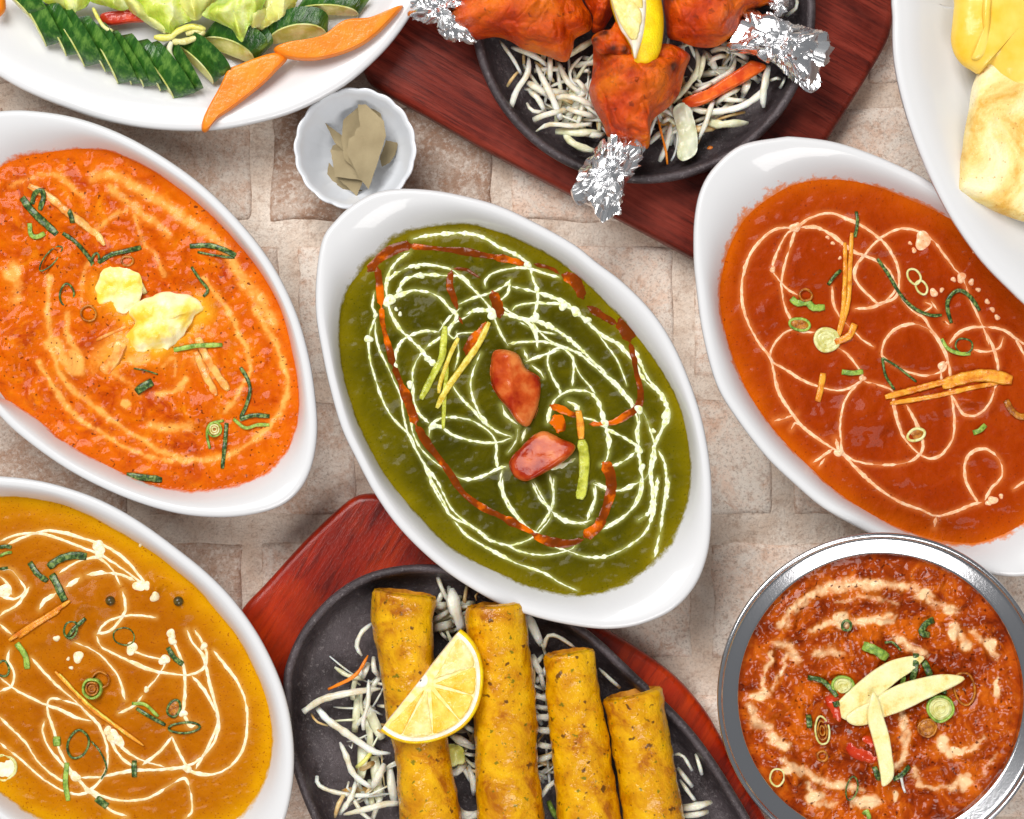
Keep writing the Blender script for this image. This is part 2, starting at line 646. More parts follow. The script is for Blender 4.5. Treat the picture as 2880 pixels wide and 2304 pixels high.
def brick(x0, y0, x1, y1, seed, tone=0.0):
    w = W('S', [(x0, y1), (x1, y0)])
    (ax, ay), (bx, by) = w
    nx = max(6, int((bx - ax) / .009))
    ny = max(5, int((by - ay) / .009))
    u = np.linspace(0, 1, nx)
    t = np.linspace(0, 1, ny)
    # crowd the outer rows at the worn edge
    u = np.concatenate([[0, .008, .018, .04], u[1:-1], [.96, .982, .992, 1]])
    t = np.concatenate([[0, .014, .035, .07], t[1:-1], [.93, .965, .986, 1]])
    U, T = np.meshgrid(u, t)
    X = ax + (bx - ax) * U
    Y = ay + (by - ay) * T
    X = X + .0016 * fbm(X * 55 + seed, Y * 55, 2.0, 3) * (1 - (2 * U - 1) ** 2 * .0)
    Y = Y + .0016 * fbm(X * 55 - seed, Y * 55, 6.0, 3)
    e = np.minimum(np.minimum(U, 1 - U) * (bx - ax), np.minimum(T, 1 - T) * (by - ay))
    Z = -.0014 + .0018 * np.clip(e / .0022, 0, 1) ** .6 + .0004 * fbm(X * 90, Y * 90, seed, 3) * (e > .001)
    v = np.stack([X.ravel(), Y.ravel(), np.minimum(Z, .0012).ravel()], 1)
    o = mk('stone_block', v, grid_faces(len(t), len(u), closed=False), STONE2, parent=table, attrs={'tone': np.full(len(v), tone), 'rim': np.exp(-np.maximum(e, 0) / .0022).ravel()})
    o['kind'] = 'structure'


rows = [(-120, 232, [-200, 480, 1150, 1790, 2440, 3120]), (300, 622, [-560, 70, 762, 1442, 2090, 2740, 3300]),
        (694, 1056, [-520, 175, 839, 1395, 1953, 2560, 3200]), (1128, 1450, [-250, 420, 1060, 1650, 2230, 2880, 3200]),
        (1528, 1852, [-520, 60, 740, 1370, 2004, 2640, 3250]), (1952, 2300, [-300, 330, 1000, 1690, 2330, 2960]),
        (2370, 2600, [-100, 560, 1240, 1900, 2560, 3200])]
for ri, (y0, y1, xs) in enumerate(rows):
    for k in range(len(xs) - 1):
        if xs[k + 1] < -60 or xs[k] > 2940:
            continue
        tn = max(0, .42 - max(0, (xs[k] + xs[k + 1]) / 2 - 300) / 2600) * (.75 + .5 * ((ri * 5 + k * 3) % 4) / 3)
        if ri == 1 and xs[k] == 762:
            tn = .8
        brick(xs[k], y0, xs[k + 1] - 58, y1, ri * 7.3 + k * 3.1, tn)


# ================================================================== oval curry dishes
ZR, ZS = .042, .030


def curry_dish(label, out_px, cr_o, in_px, cr_i, film, strength=1.0, zr=ZR, zs=ZS):
    A0 = smooth(W(cr_o, out_px, zr), n=500, closed=True)
    B0 = smooth(W(cr_i, in_px, zs), n=500, closed=True)
    cen = B0.mean(0)
    n = 256
    A = by_angle(A0, cen, n)
    B = by_angle(B0, cen, n)
    rings, film_a = [], []

    def add(cc, z, f=0.0):
        rings.append(with_z(cc, z))
        film_a.append(np.full(n, f))
    for s, z in ((.50, .0012), (.55, 0), (.60, .0004), (.66, .006), (.76, .014), (.86, .023), (.94, .032), (.985, .0385)):
        add(cen + (A - cen) * s, z)
    for d, z in ((.0, zr - .0018), (.0003, zr - .0009), (.0011, zr - .0002), (.0022, zr)):
        add(inset(A, d), z)
    A2 = inset(A, .0034)
    D = zr - zs
    for t in np.linspace(0, 1, 30):
        z = zr - .0003 - (D - .0003) * (.30 * t + .70 * t ** 2.2)
        add(A2 + (B - A2) * t, z, t)
    for k, (s, dz) in enumerate(((.975, .0025), (.93, .006), (.85, .010), (.7, .014))):
        add(cen + (B - cen) * s, zs - dz, 1.3)
    mat = porcelain('porcelain_with_sauce_film', film, strength)
    fa = np.concatenate([[0] * n] + film_a + [[1.3] * n]) if False else None
    v, f = loft(rings)
    att = np.concatenate([np.zeros(n)] + film_a + [np.full(n, 1.3)])
    v, f, used = clean(v, f)
    o = mk('curry_dish', v, f, mat, attrs={'film': att[used]}, thing=(label, 'serving dish', 'oval white curry dishes'))
    return B, A


class Sauce:
    """a bowlful of sauce: a fine height field inside the sauce line"""

    def __init__(s, name, label, B, zs, mat, hf, lumps=(), cr='S', cream=(), creamw=.0011, oil=(), edge_w=.004, halo=.55, pitch=.00054,
                 blots=(), out=.0016, edge_amp=1.0, cream_break=0, warp=0):
        s.zs = zs
        x0, y0 = B.min(0) - .003
        x1, y1 = B.max(0) + .003
        x0, y0 = max(x0, -.245), max(y0, -.198)
        x1, y1 = min(x1, .245), min(y1, .198)
        nx, ny = int((x1 - x0) / pitch), int((y1 - y0) / pitch)
        s.x0, s.y0, s.p = x0, y0, pitch
        s.nx, s.ny = nx, ny
        xs = x0 + np.arange(nx) * pitch
        ys = y0 + np.arange(ny) * pitch
        X, Y = np.meshgrid(xs, ys)
        Z = hf(X, Y)
        for (lx, ly, rx, ry, hgt) in lumps:
            p = W(cr, [(lx, ly)], zs)[0]
            a, b = WL(cr, rx), WL(cr, ry)
            wx = X + .003 * perlin(X * 140, Y * 140, 4.4)
            wy = Y + .003 * perlin(X * 140, Y * 140, 8.4)
            q = ((wx - p[0]) / a) ** 2 + ((wy - p[1]) / b) ** 2
            Z = Z + hgt * np.exp(-q * 1.1)
        # distance to the sauce line
        Bc = by_angle(B, B.mean(0), 200)
        d = np.full(X.shape, 1.0)
        for q in Bc:
            d = np.minimum(d, (X - q[0]) ** 2 + (Y - q[1]) ** 2)
        d = np.sqrt(d)
        ins = inside(X, Y, B)
        sd = np.where(ins, d, -d)
        k = np.clip(sd / .006, 0, 1)
        Z = Z * (k * k * (3 - 2 * k) * .95 + .05) + .00035 * np.exp(-np.maximum(sd, 0) / .0008)
        s.Z = Z
        n = perlin(X * 90, Y * 90, 3.0)
        edge = np.clip(np.exp(-np.maximum(sd, 0) / edge_w) * edge_amp * (1 + .5 * n), 0, 1)
        s.sd = sd
        cm = np.zeros(X.shape)
        for item in cream:
            w, pts, amp = item if len(item) == 3 else (*item, 1.0)
            pp = smooth(W(cr, pts, zs), step=.0006)
            s.splat(cm, pp, WL(cr, w), amp, brk=cream_break)
        if warp:
            wx = (warp * .9 * perlin(X * 170, Y * 170, 21.0) + warp * .5 * perlin(X * 420, Y * 420, 22.0)) / pitch
            wy = (warp * .9 * perlin(X * 170, Y * 170, 31.0) + warp * .5 * perlin(X * 420, Y * 420, 32.0)) / pitch
            I_, J_ = np.meshgrid(np.arange(ny), np.arange(nx), indexing='ij')
            cm = cm[np.clip(I_ + wy, 0, ny - 1).astype(int), np.clip(J_ + wx, 0, nx - 1).astype(int)]
        for (bx, by, bw, bh) in blots:
            p = W(cr, [(bx, by)], zs)[0]
            a, b = WL(cr, bw), WL(cr, bh)
            wx = X + .0016 * perlin(X * 260, Y * 260, 4.4)
            wy = Y + .0016 * perlin(X * 260, Y * 260, 8.4)
            q = ((wx - p[0]) / a) ** 2 + ((wy - p[1]) / b) ** 2
            cm = np.maximum(cm, np.exp(-q * q * .9))
        s.cream = cm
        hl = cm.copy()
        for _ in range(14):
            hl[1:-1, 1:-1] = (hl[1:-1, 1:-1] * 2 + hl[:-2, 1:-1] + hl[2:, 1:-1] + hl[1:-1, :-2] + hl[1:-1, 2:]) / 6
        hl = np.clip(hl * 1.6, 0, 1)
        ol = np.zeros(X.shape)
        for (w, pts) in oil:
            s.splat(ol, smooth(W(cr, pts, zs), step=.0006), WL(cr, w), 1.0)
        keep = (sd > -out)
        q = keep[:-1, :-1] & keep[1:, :-1] & keep[:-1, 1:] & keep[1:, 1:]
        ii, jj = np.nonzero(q)
        f = np.stack([ii * nx + jj, ii * nx + jj + 1, (ii + 1) * nx + jj + 1, (ii + 1) * nx + jj], 1)
        used = np.unique(f)
        mp = np.zeros(nx * ny, int)
        mp[used] = np.arange(len(used))
        v = np.stack([X.ravel(), Y.ravel(), (Z + zs).ravel()], 1)[used]
        s.o = mk(name, v, mp[f], mat, attrs={'edge': edge.ravel()[used], 'cream': cm.ravel()[used], 'oil': ol.ravel()[used], 'halo': hl.ravel()[used]},
                 thing=(label, 'curry'))

    def splat(s, g, pts, w, amp, brk=0):
        r = max(1, int(w * 1.6 / s.p) + 1)
        for i, (x, y) in enumerate(pts):
            ci, cj = int(round((y - s.y0) / s.p)), int(round((x - s.x0) / s.p))
            a0, a1, b0, b1 = max(ci - r, 0), min(ci + r + 1, s.ny), max(cj - r, 0), min(cj + r + 1, s.nx)
            if a0 >= a1 or b0 >= b1:
                continue
            a = amp
            if brk:
                a *= float(np.clip(.75 + brk * perlin(i * .13, w * 1e3, x * 300), 0, 1))
            yy = s.y0 + np.arange(a0, a1) * s.p - y
            xx = s.x0 + np.arange(b0, b1) * s.p - x
            q = (yy[:, None] ** 2 + xx[None] ** 2) / (w * w)
            g[a0:a1, b0:b1] = np.maximum(g[a0:a1, b0:b1], a * np.exp(-q * 1.2))

    def z(s, xy):
        xy = np.asarray(xy)
        fx = np.clip((xy[..., 0] - s.x0) / s.p, 0, s.nx - 1.01)
        fy = np.clip((xy[..., 1] - s.y0) / s.p, 0, s.ny - 1.01)
        i, j = fy.astype(int), fx.astype(int)
        u, v = fx - j, fy - i
        Z = s.Z
        return s.zs + (Z[i, j] * (1 - u) * (1 - v) + Z[i, j + 1] * u * (1 - v) + Z[i + 1, j] * (1 - u) * v + Z[i + 1, j + 1] * u * v)


def drizzle(S_, name, cr, lines, mat, w0, hgt=.25, bead=.35, bf=1.0, dots=(), lift=0.0, gap=0.0):
    """poured lines lying on a sauce, joined into one part of it"""
    VV, FF = [], []
    off = 0
    for k, ln in enumerate(lines):
        w, pts = ln if (isinstance(ln, tuple) and isinstance(ln[0], (int, float))) else (w0, ln)
        p = smooth(W(cr, pts, S_.zs), step=.00045)
        n = len(p)
        if n < 4:
            continue
        L = np.arange(n) * .00045
        hw = WL(cr, w) / 2
        p = p + .00022 * np.stack([perlin(L * 420, k * 3.7, 1.0), perlin(L * 420, k * 3.7, 9.0)], 1)
        nz = perlin(L * 260 * bf, k * 5.1, 0.0) * .6 + perlin(L * 700 * bf, k * 5.1, 4.0) * .5
        big = np.maximum(0, perlin(L * 90, k * 2.3, 7.0) - .32) * 1.6
        slow = perlin(L * 60, k * 4.9, 11.0)
        ww = hw * np.clip((.92 + bead * nz * 1.5) * (1 + .75 * slow) + big, .22, 3)
        if gap:
            ww = ww * np.clip((gap - perlin(L * 130, k * 8.8, 2.0)) * 5, .12, 1)
        e = np.clip(np.minimum(np.arange(n), n - 1 - np.arange(n)) / 4, .25, 1)
        ww = ww * e
        t = np.gradient(p, axis=0)
        t /= np.linalg.norm(t, axis=1)[:, None] + 1e-12
        sd = np.stack([-t[:, 1], t[:, 0]], 1)
        prof = [(-1.12, -.00030), (-.8, hgt * .35), (-.35, hgt * .9), (0.0, hgt), (.35, hgt * .9), (.8, hgt * .35), (1.12, -.00030)]
        rows_ = []
        for a, hz in prof:
            q = p + sd * (a * ww)[:, None]
            zz = S_.z(q) + (hz * ww if hz > 0 else hz) + lift
            rows_.append(with_z(q, zz))
        G = np.stack(rows_, 1)
        m_ = len(prof)
        f = grid_faces(n, m_, closed=False)
        VV.append(G.reshape(-1, 3))
        FF.append(f + off)
        off += n * m_
    for (x, y, r) in dots:
        cpt = W(cr, [(x, y)], S_.zs)[0]
        rr = WL(cr, r)
        a = np.linspace(0, 2 * np.pi, 20, endpoint=False)
        wob = 1 + .16 * np.sin(a * 2 + x) + .1 * np.sin(a * 3 + y)
        rings = []
        for s_, hz in ((1.1, -.0003), (.85, .0003), (.5, .0006), (.05, .0007)):
            q = cpt + np.stack([np.cos(a), np.sin(a)], 1) * (rr * s_ * wob)[:, None]
            rings.append(with_z(q, S_.z(q) + hz + lift))
        VV.append(np.concatenate(rings))
        FF.append(grid_faces(4, 20) + off)
        off += 80
    return mk(name, np.concatenate(VV), np.concatenate(FF), mat, parent=S_.o)


def zat(sf, xy, dz):
    if isinstance(sf, Sauce):
        return sf.z(xy) + dz
    return np.full(len(xy), sf + dz)


def strip(sf, cr, pts, w, mat, label, name='scallion_strip', cat='scallion', group='scallion garnish', th=.00026, lift=.0004, tw=0.0, taper=(.85, .8),
          wave=.0, parent=None, wob=.18):
    zz = sf.zs if isinstance(sf, Sauce) else sf
    p = smooth(W(cr, pts, zz), step=.0012)
    q = with_z(p, zat(sf, p, lift))
    k = np.linspace(0, 1, len(q))
    q[:, 2] += wave * np.sin(k * np.pi)
    hw = WL(cr, w) / 2
    if isinstance(sf, Sauce) and name == 'ginger_strip':
        th *= .6
        q[:, 2] -= lift * .45
    if isinstance(sf, Sauce) and name == 'scallion_strip':
        q[:, 2] -= .00042
        q[:, 2] += .0003 * perlin(np.arange(len(q)) * .35, w, 1.0)
        th = min(th, .00028)
    v, f = tube_geo(q, hw, min(th, hw), ns=8, taper=taper, twist=tw, wob=wob)
    if parent is not None:
        return mk(name, v, f, mat, parent=parent)
    return mk(name, v, f, mat, thing=(label, cat, group))


def hoop(sf, cr, x, y, rx, ry, rot, th, mat, label, hgt=.0005, inner=None, name='scallion_ring', lift=.0005, group='scallion garnish', tilt=0.0, fill=None):
    """a slice of scallion: a ring, maybe with a paler inner ring and a core"""
    zz = sf.zs if isinstance(sf, Sauce) else sf
    cpt = W(cr, [(x, y)], zz)
    z0 = float(zat(sf, cpt, lift)[0])
    a = np.linspace(0, 2 * np.pi, 28, endpoint=False)

    def ell(s_, dz=0):
        u = np.cos(a) * WL(cr, rx) * s_ * (1 + .05 * np.sin(2 * a + x))
        w_ = np.sin(a) * WL(cr, ry) * s_ * (1 + .05 * np.sin(3 * a + y))
        cr_, sr = math.cos(-math.radians(rot)), math.sin(-math.radians(rot))
        q = np.stack([u * cr_ - w_ * sr, u * sr + w_ * cr_], 1) + cpt[0]
        return with_z(q, z0 + dz + tilt * w_)
    t = WL(cr, th) / 2 * .85
    z0 -= .0003
    v, f = tube_geo(ell(1.0), t, hgt, ns=8, closed=True)
    if inner is None and fill is None:
        return mk(name, v, f, mat, thing=(label, 'scallion', group))
    r = root(name, (cpt[0][0], cpt[0][1], z0), label, 'scallion', group)
    mk('outer_layer', v, f, mat, parent=r)
    if inner:
        for i, s_ in enumerate((.66, .34)):
            v, f = tube_geo(ell(s_), t * .9, hgt * .9, ns=8, closed=True)
            mk('inner_layer', v, f, inner, parent=r)
    if fill:
        rings = [ell(.95, -.0004), ell(.9, hgt * .35), ell(.45, hgt * .45)]
        v, f = loft(rings, cap0=False)
        v, f, _ = clean(v, f)
        mk('core', v, f, fill, parent=r)
    return r

# ------------------------------------------------------------------ green spinach curry, centre
GO = [(906, 672), (889, 773), (888, 884), (906, 995), (928, 1095), (961, 1207), (1006, 1301), (1028, 1344), (1053, 1389), (1106, 1466), (1173, 1539), (1251, 1606), (1334, 1661), (1418, 1706), (1529, 1743), (1641, 1765), (1724, 1770),
      (1807, 1756), (1895, 1715), (1958, 1645), (1992, 1555), (2002, 1455), (2000, 1330), (1981, 1205), (1947, 1090), (1897, 973), (1836, 878), (1755, 795), (1680, 738), (1612, 685), (1501, 623), (1390, 573), (1250, 539), (1139, 530), (1056, 541), (990, 576), (942, 620)]
GI = [(700, 155), (850, 150), (1000, 190), (1150, 255), (1300, 340), (1430, 440), (1560, 570), (1680, 700), (1770, 820), (1850, 950), (1910, 1080), (1945, 1220),
      (1957, 1350), (1952, 1480), (1915, 1620), (1850, 1740), (1730, 1880), (1600, 1965), (1450, 2003), (1310, 1998), (1170, 1972), (1020, 1917), (870, 1847), (720, 1747), (580, 1607),
      (430, 1427), (330, 1250), (260, 1080), (215, 930), (195, 800), (190, 680), (205, 570), (235, 470), (290, 400), (370, 310), (460, 235), (570, 180)]
B, A = curry_dish('oval white dish of green curry in the centre of the table', GO, 'S', GI, 'E', c(130, 118, 0), .6)


def h2e(l):
    return [(x - 179.7, y + 1426.6) for x, y in l]


g_lines = [
    (17, [(560, 220), (620, 205), (700, 195), (800, 190), (880, 200), (940, 225), (990, 260), (1060, 290), (1120, 325), (1150, 360), (1165, 420), (1185, 470), (1190, 530), (1175, 600), (1190, 625)]),
    [(925, 460), (925, 430), (960, 395), (1020, 375), (1090, 365), (1150, 370), (1230, 395), (1300, 415)],
    (16, [(540, 285), (480, 330), (440, 390), (425, 460), (430, 530), (450, 600), (490, 670), (540, 720), (600, 780), (640, 830), (700, 870)]),
    [(420, 440), (480, 390), (560, 355), (640, 350), (740, 370), (790, 400), (840, 450), (900, 510), (950, 570), (970, 620), (1000, 690), (1040, 760)],
    [(490, 490), (500, 450), (540, 415), (620, 400), (720, 405), (800, 410), (850, 450)],
    (16, [(440, 520), (500, 500), (560, 480), (640, 490), (700, 520), (745, 570), (780, 610), (740, 680), (730, 720)]),
    [(790, 550), (860, 520), (930, 500), (1000, 470), (1040, 440), (1050, 425)], [(1050, 430), (1040, 490), (1000, 530), (960, 540)],
    (15, [(1060, 460), (1150, 480), (1250, 510), (1340, 550), (1400, 600), (1450, 650), (1530, 720), (1610, 760), (1680, 850), (1720, 920), (1760, 960), (1830, 1020), (1840, 1100), (1810, 1200), (1780, 1270)]),
    [(1060, 580), (1080, 560), (1150, 545), (1230, 545), (1310, 550), (1370, 580), (1430, 630), (1500, 690), (1580, 740), (1630, 800)],
    (10, [(365, 490), (355, 560), (370, 610), (345, 680), (335, 750), (345, 840), (370, 930), (400, 1020), (440, 1100), (490, 1160), (550, 1220), (580, 1290), (620, 1360), (680, 1440), (720, 1520), (760, 1590), (840, 1660), (940, 1725)]),
    (10, [(370, 640), (370, 700), (390, 780), (430, 860), (460, 930), (500, 1020), (510, 1100), (530, 1190), (560, 1260), (610, 1350), (660, 1450), (700, 1520), (750, 1620)]),
    [(550, 1130), (560, 1200), (600, 1280), (660, 1340), (720, 1380), (780, 1420), (850, 1435), (930, 1410), (990, 1380), (1030, 1370)],
    [(690, 690), (620, 685), (540, 710), (500, 740), (475, 790), (470, 840), (480, 880)],
    [(730, 700), (650, 750), (600, 800), (560, 880), (560, 960), (565, 1040), (590, 1100), (640, 1150)],
    (15, [(900, 800), (870, 870), (850, 950), (860, 1010), (880, 1070), (920, 1140), (980, 1190), (1060, 1220)]),
    [(760, 960), (800, 1020), (860, 1080), (910, 1140), (960, 1180)],
    [(650, 1160), (690, 1130), (750, 1120), (830, 1130), (890, 1155), (950, 1200), (980, 1250), (980, 1330), (990, 1380)],
    [(640, 1220), (650, 1170), (700, 1170), (760, 1210), (840, 1235), (920, 1250), (1000, 1245), (1060, 1225)],
    [(1040, 750), (1120, 740), (1220, 740), (1320, 765), (1400, 800), (1460, 850), (1530, 910), (1600, 980), (1660, 1050), (1690, 1120), (1700, 1200), (1700, 1290), (1710, 1370), (1720, 1450), (1700, 1540), (1650, 1600), (1580, 1650), (1530, 1670)],
    [(1250, 780), (1240, 840), (1260, 910), (1300, 980), (1300, 1010)],
    [(1250, 790), (1300, 770), (1340, 790), (1370, 830), (1370, 900), (1365, 960)], (9, [(1370, 830), (1400, 900), (1450, 960), (1480, 1000)]),
    [(1130, 840), (1180, 820), (1240, 800), (1300, 780)],
    (16, [(1240, 1150), (1250, 1090), (1280, 1030), (1340, 990), (1400, 985), (1460, 1000), (1500, 1050), (1520, 1120), (1540, 1190), (1550, 1260), (1540, 1330), (1510, 1360)]),
    (9, [(1410, 1120), (1480, 1140), (1540, 1180), (1620, 1220), (1700, 1270), (1720, 1290)]),
    (15, [(1560, 1370), (1630, 1340), (1690, 1290)]),
    (17, [(1690, 1060), (1705, 1130), (1690, 1200), (1700, 1260)]),
    [(1700, 1060), (1740, 1130), (1760, 1190), (1780, 1260), (1780, 1340), (1740, 1420), (1700, 1450), (1620, 1490), (1550, 1480), (1480, 1450)],
    (16, [(1680, 780), (1710, 850), (1750, 930), (1800, 990), (1850, 1080), (1850, 1130), (1820, 1180), (1790, 1240), (1770, 1300), (1760, 1400), (1770, 1500), (1760, 1590), (1700, 1640)]),
    (13, [(1800, 1290), (1830, 1350), (1840, 1440), (1830, 1530), (1820, 1620), (1810, 1700)]),
    [(1160, 1450), (1200, 1530), (1250, 1590), (1210, 1660), (1180, 1700)],
    (14, [(1250, 1410), (1265, 1480), (1270, 1560), (1250, 1600)]), (15, [(1265, 1600), (1320, 1640), (1400, 1655), (1460, 1640)]),
    (9, [(1010, 1390), (1000, 1460), (1030, 1550), (1080, 1620), (1150, 1690)]),
    (10, [(1480, 1460), (1480, 1530), (1450, 1600), (1440, 1640)]),
    [(1010, 560), (1080, 610), (1150, 650), (1180, 700), (1190, 770)],
    (16, [(1000, 590), (1100, 620), (1200, 640), (1300, 690), (1400, 770), (1480, 850), (1560, 930), (1640, 1010), (1680, 1060)]),
    (9, [(1160, 640), (1200, 690), (1260, 740), (1330, 770), (1450, 830), (1540, 900)]),
    (9, [(1490, 690), (1540, 760), (1590, 830), (1620, 900), (1640, 960)]),
    (15, [(830, 600), (880, 580), (950, 580), (1010, 570)]), (8, [(720, 680), (780, 640), (850, 600)]),
    (8, [(700, 640), (760, 720), (790, 700), (870, 690)]), (8, [(780, 690), (790, 800), (770, 880)]), (8, [(690, 690), (740, 620), (800, 570)]),
    (24, [(1240, 1370), (1300, 1370), (1380, 1330)]), (20, [(1010, 1060), (1030, 1110), (1090, 1160)]), (12, [(1090, 1180), (1080, 1240), (1040, 1300)]),
    (12, [(1130, 1180), (1110, 1240)]), (12, [(1160, 860), (1200, 890), (1220, 920)]), (14, [(1120, 780), (1140, 830)]),
    (9, [(1100, 640), (1180, 680), (1280, 700)]), (22, [(1340, 1040), (1380, 1060), (1400, 1090)]),
    (13, h2e([(820, 0), (870, 100), (930, 190), (1000, 230), (1060, 260), (1120, 310), (1190, 335), (1240, 340), (1330, 310), (1390, 260), (1440, 180), (1400, 110), (1350, 20)])),
    h2e([(950, 220), (1010, 290), (1090, 340), (1180, 390), (1280, 440), (1400, 480), (1480, 530), (1570, 570)]),
    (14, h2e([(1210, 340), (1290, 375), (1380, 390), (1460, 385), (1540, 360), (1560, 340)])),
    (14, h2e([(1440, 340), (1520, 370), (1620, 400), (1720, 395), (1820, 350), (1900, 290), (1940, 220), (1960, 120), (1975, 0)])),
    (12, h2e([(1890, 0), (1880, 80), (1840, 160), (1780, 220), (1700, 260)])),
    (13, h2e([(2030, 0), (2020, 100), (2000, 180), (1990, 260)])), (16, h2e([(1985, 290), (1960, 400)])),
    (8, h2e([(1190, 0), (1200, 80), (1260, 180), (1330, 260), (1380, 280)])),
    (13, h2e([(1450, 0), (1450, 80), (1440, 170)])), (14, h2e([(1440, 170), (1520, 215), (1610, 235)])),
    h2e([(1650, 50), (1660, 110), (1640, 180)]), h2e([(1650, 30), (1720, 60), (1800, 60), (1880, 20)])]
g_oil = [
    (44, [(330, 385), (400, 310), (480, 265), (555, 250)]), (24, [(540, 255), (680, 268), (800, 280), (930, 305), (1040, 325), (1130, 348)]),
    (20, [(1170, 345), (1260, 370), (1300, 400)]), (34, [(1310, 400), (1370, 425), (1400, 470), (1420, 525)]), (22, [(1440, 560), (1520, 610), (1590, 650)]),
    (52, [(1600, 620), (1640, 670), (1655, 740)]), (26, [(1655, 740), (1675, 820), (1690, 900), (1708, 980), (1700, 1060), (1640, 1110), (1560, 1150), (1450, 1155)]),
    (32, [(380, 360), (390, 450), (400, 560)]), (24, [(400, 560), (410, 660), (440, 780), (460, 860)]), (34, [(460, 860), (510, 980), (550, 1080), (575, 1160)]),
    (27, [(575, 1160), (630, 1250), (700, 1340), (750, 1410), (810, 1500), (900, 1570), (1000, 1620), (1100, 1670), (1180, 1712)]),
    (32, h2e([(1340, 285), (1420, 320), (1520, 333), (1600, 310)])), (52, h2e([(1600, 300), (1670, 250), (1700, 190)])), (36, h2e([(1690, 220), (1720, 140), (1740, 60), (1735, -20), (1700, -80)])),
    (32, [(755, 375), (745, 450), (770, 530), (785, 580)]), (22, [(765, 370), (830, 375), (900, 420)]), (44, [(960, 480), (985, 550), (1000, 620)]),
    (18, [(790, 610), (810, 650)]), (36, [(930, 640), (890, 700), (850, 760), (830, 810)]),
    (30, [(1250, 1060), (1320, 1085), (1390, 1120)]), (70, [(1270, 1110), (1300, 1160), (1290, 1200)])]


def hf_green(X, Y):
    return .0011 * fbm(X * 38, Y * 52, 1.0, 2) + .00055 * fbm(X * 130, Y * 150, 3.0, 3)


GREEN = sauce('spinach_sauce', [(.3, c(52, 50, 0)), (.5, c(72, 68, 0)), (.7, c(94, 86, 0))], 45, c(200, 204, 110), c(128, 112, 0), rough=.28,
              cream_soft=False, bumps=((.0003, 300), (.00016, 1300)), speck=(1100, .66, .74, c(56, 58, 0)), coat=.3)
SG = Sauce('spinach_curry', 'dark green spinach curry laced with white cream and red oil', B, ZS, GREEN, hf_green,
           lumps=[(600, 620, 120, 50, .0012), (840, 1070, 120, 60, .0015), (680, 600, 60, 90, .0008), (1250, 480, 120, 40, .001), (1150, 1480, 230, 120, .0022), (1330, 600, 140, 60, .001),
                  (1120, 1000, 220, 160, .0014), (1430, 1650, 60, 40, .001), (1000, 270, 200, 60, .001)],
           cr='E', cream=[(l[0] * 1.05, l[1], .34) if isinstance(l, tuple) else (13, l, .34) for l in g_lines], edge_w=.0065, edge_amp=.8)
g_dots = [(495, 600, 11), (475, 575, 10), (630, 825, 13), (335, 725, 20), (370, 605, 13), (1700, 1285, 20), (1440, 630, 18), (1380, 585, 24), (1320, 560, 22), (600, 405, 16), (580, 360, 13), (1140, 350, 18),
          (440, 530, 30), (490, 480, 15), (545, 955, 18), (1530, 1150, 20), (1775, 1190, 12), (1720, 1370, 15), (1700, 1080, 22), (1400, 600, 12), (1840, 1110, 26), (660, 1165, 20), (960, 600, 26), (1175, 620, 24)]
g_lines = [(l[0] * 1.08, l[1]) if isinstance(l, tuple) else (13.5, l) for l in g_lines]
drizzle(SG, 'cream_drizzle', 'E', g_lines, CREAM_G, 14, bead=.85, bf=.9, dots=g_dots, lift=.00005, hgt=.10, gap=.62)
g_oil = [(l[0] * 1.3, l[1]) for l in g_oil]
drizzle(SG, 'chilli_oil', 'E', g_oil, CHILI, 26, bead=.14, bf=.4, lift=.00012, hgt=.09)

def roof(a_, b_, k_):
    pa, pb = W('E', [a_, b_], .036)
    t_ = (pb - pa) / np.linalg.norm(pb - pa)
    nd = noise_disp(.0005, .006, 2)

    def fn(v, z0, h):
        v = nd(v, z0, h)
        d = np.abs((v[:, 0] - pa[0]) * -t_[1] + (v[:, 1] - pa[1]) * t_[0])
        v[:, 2] -= np.where(v[:, 2] > z0, d * k_, 0)
        v[:, 2] += np.where(v[:, 2] > z0, .0012, 0)
        return v
    return fn


blob('tomato_chunk', W('E', [(960, 800), (1010, 778), (1090, 800), (1130, 870), (1205, 925), (1212, 1000), (1185, 1100), (1140, 1170), (1085, 1145), (1040, 1080), (985, 1010), (950, 930)], .036), .0322, .0052, TOMATO,
     thing=('upper glossy red tomato chunk standing in the green curry', 'tomato', 'tomato chunks'), p=16, q=1.3, disp=roof((1040, 780), (1075, 1160), .35))
blob('tomato_chunk', W('E', [(1045, 1345), (1110, 1265), (1180, 1200), (1230, 1188), (1300, 1225), (1382, 1268), (1335, 1335), (1240, 1395), (1150, 1440), (1100, 1438), (1058, 1405)], .036), .0322, .0052, TOMATO,
     thing=('lower pinkish red tomato chunk lying in the green curry', 'tomato', 'tomato chunks'), p=16, q=1.3, disp=roof((1150, 1440), (1375, 1270), .30))
gk = dict(name='ginger_strip', cat='ginger', group='ginger strips', th=.0007, lift=.0007, taper=(.5, .45))
strip(SG, 'E', [(722, 660), (715, 740), (705, 820), (660, 910), (600, 1030)], 34, GING_G, 'green tinged ginger sliver left of the yellow one in the green curry', **gk)
strip(SG, 'E', [(945, 640), (885, 760), (800, 880), (730, 980), (680, 1075)], 33, GING_Y, 'slanting yellow ginger stick left of the tomato in the green curry', **gk)
strip(SG, 'E', [(1412, 1235), (1425, 1330), (1420, 1430), (1402, 1535)], 54, GING_G, 'broad yellowish green ginger sliver right of the lower tomato', **gk)
strip(SG, 'E', [(1395, 1088), (1405, 1150), (1410, 1232)], 36, GING_O, 'short orange ginger piece above the lower tomato', **gk)
strip(SG, 'E', [(735, 860), (722, 980), (712, 1180)], 22, GING_G, 'thin sunken pale ginger sliver below the green tinged one', **{**gk, 'lift': .0003})
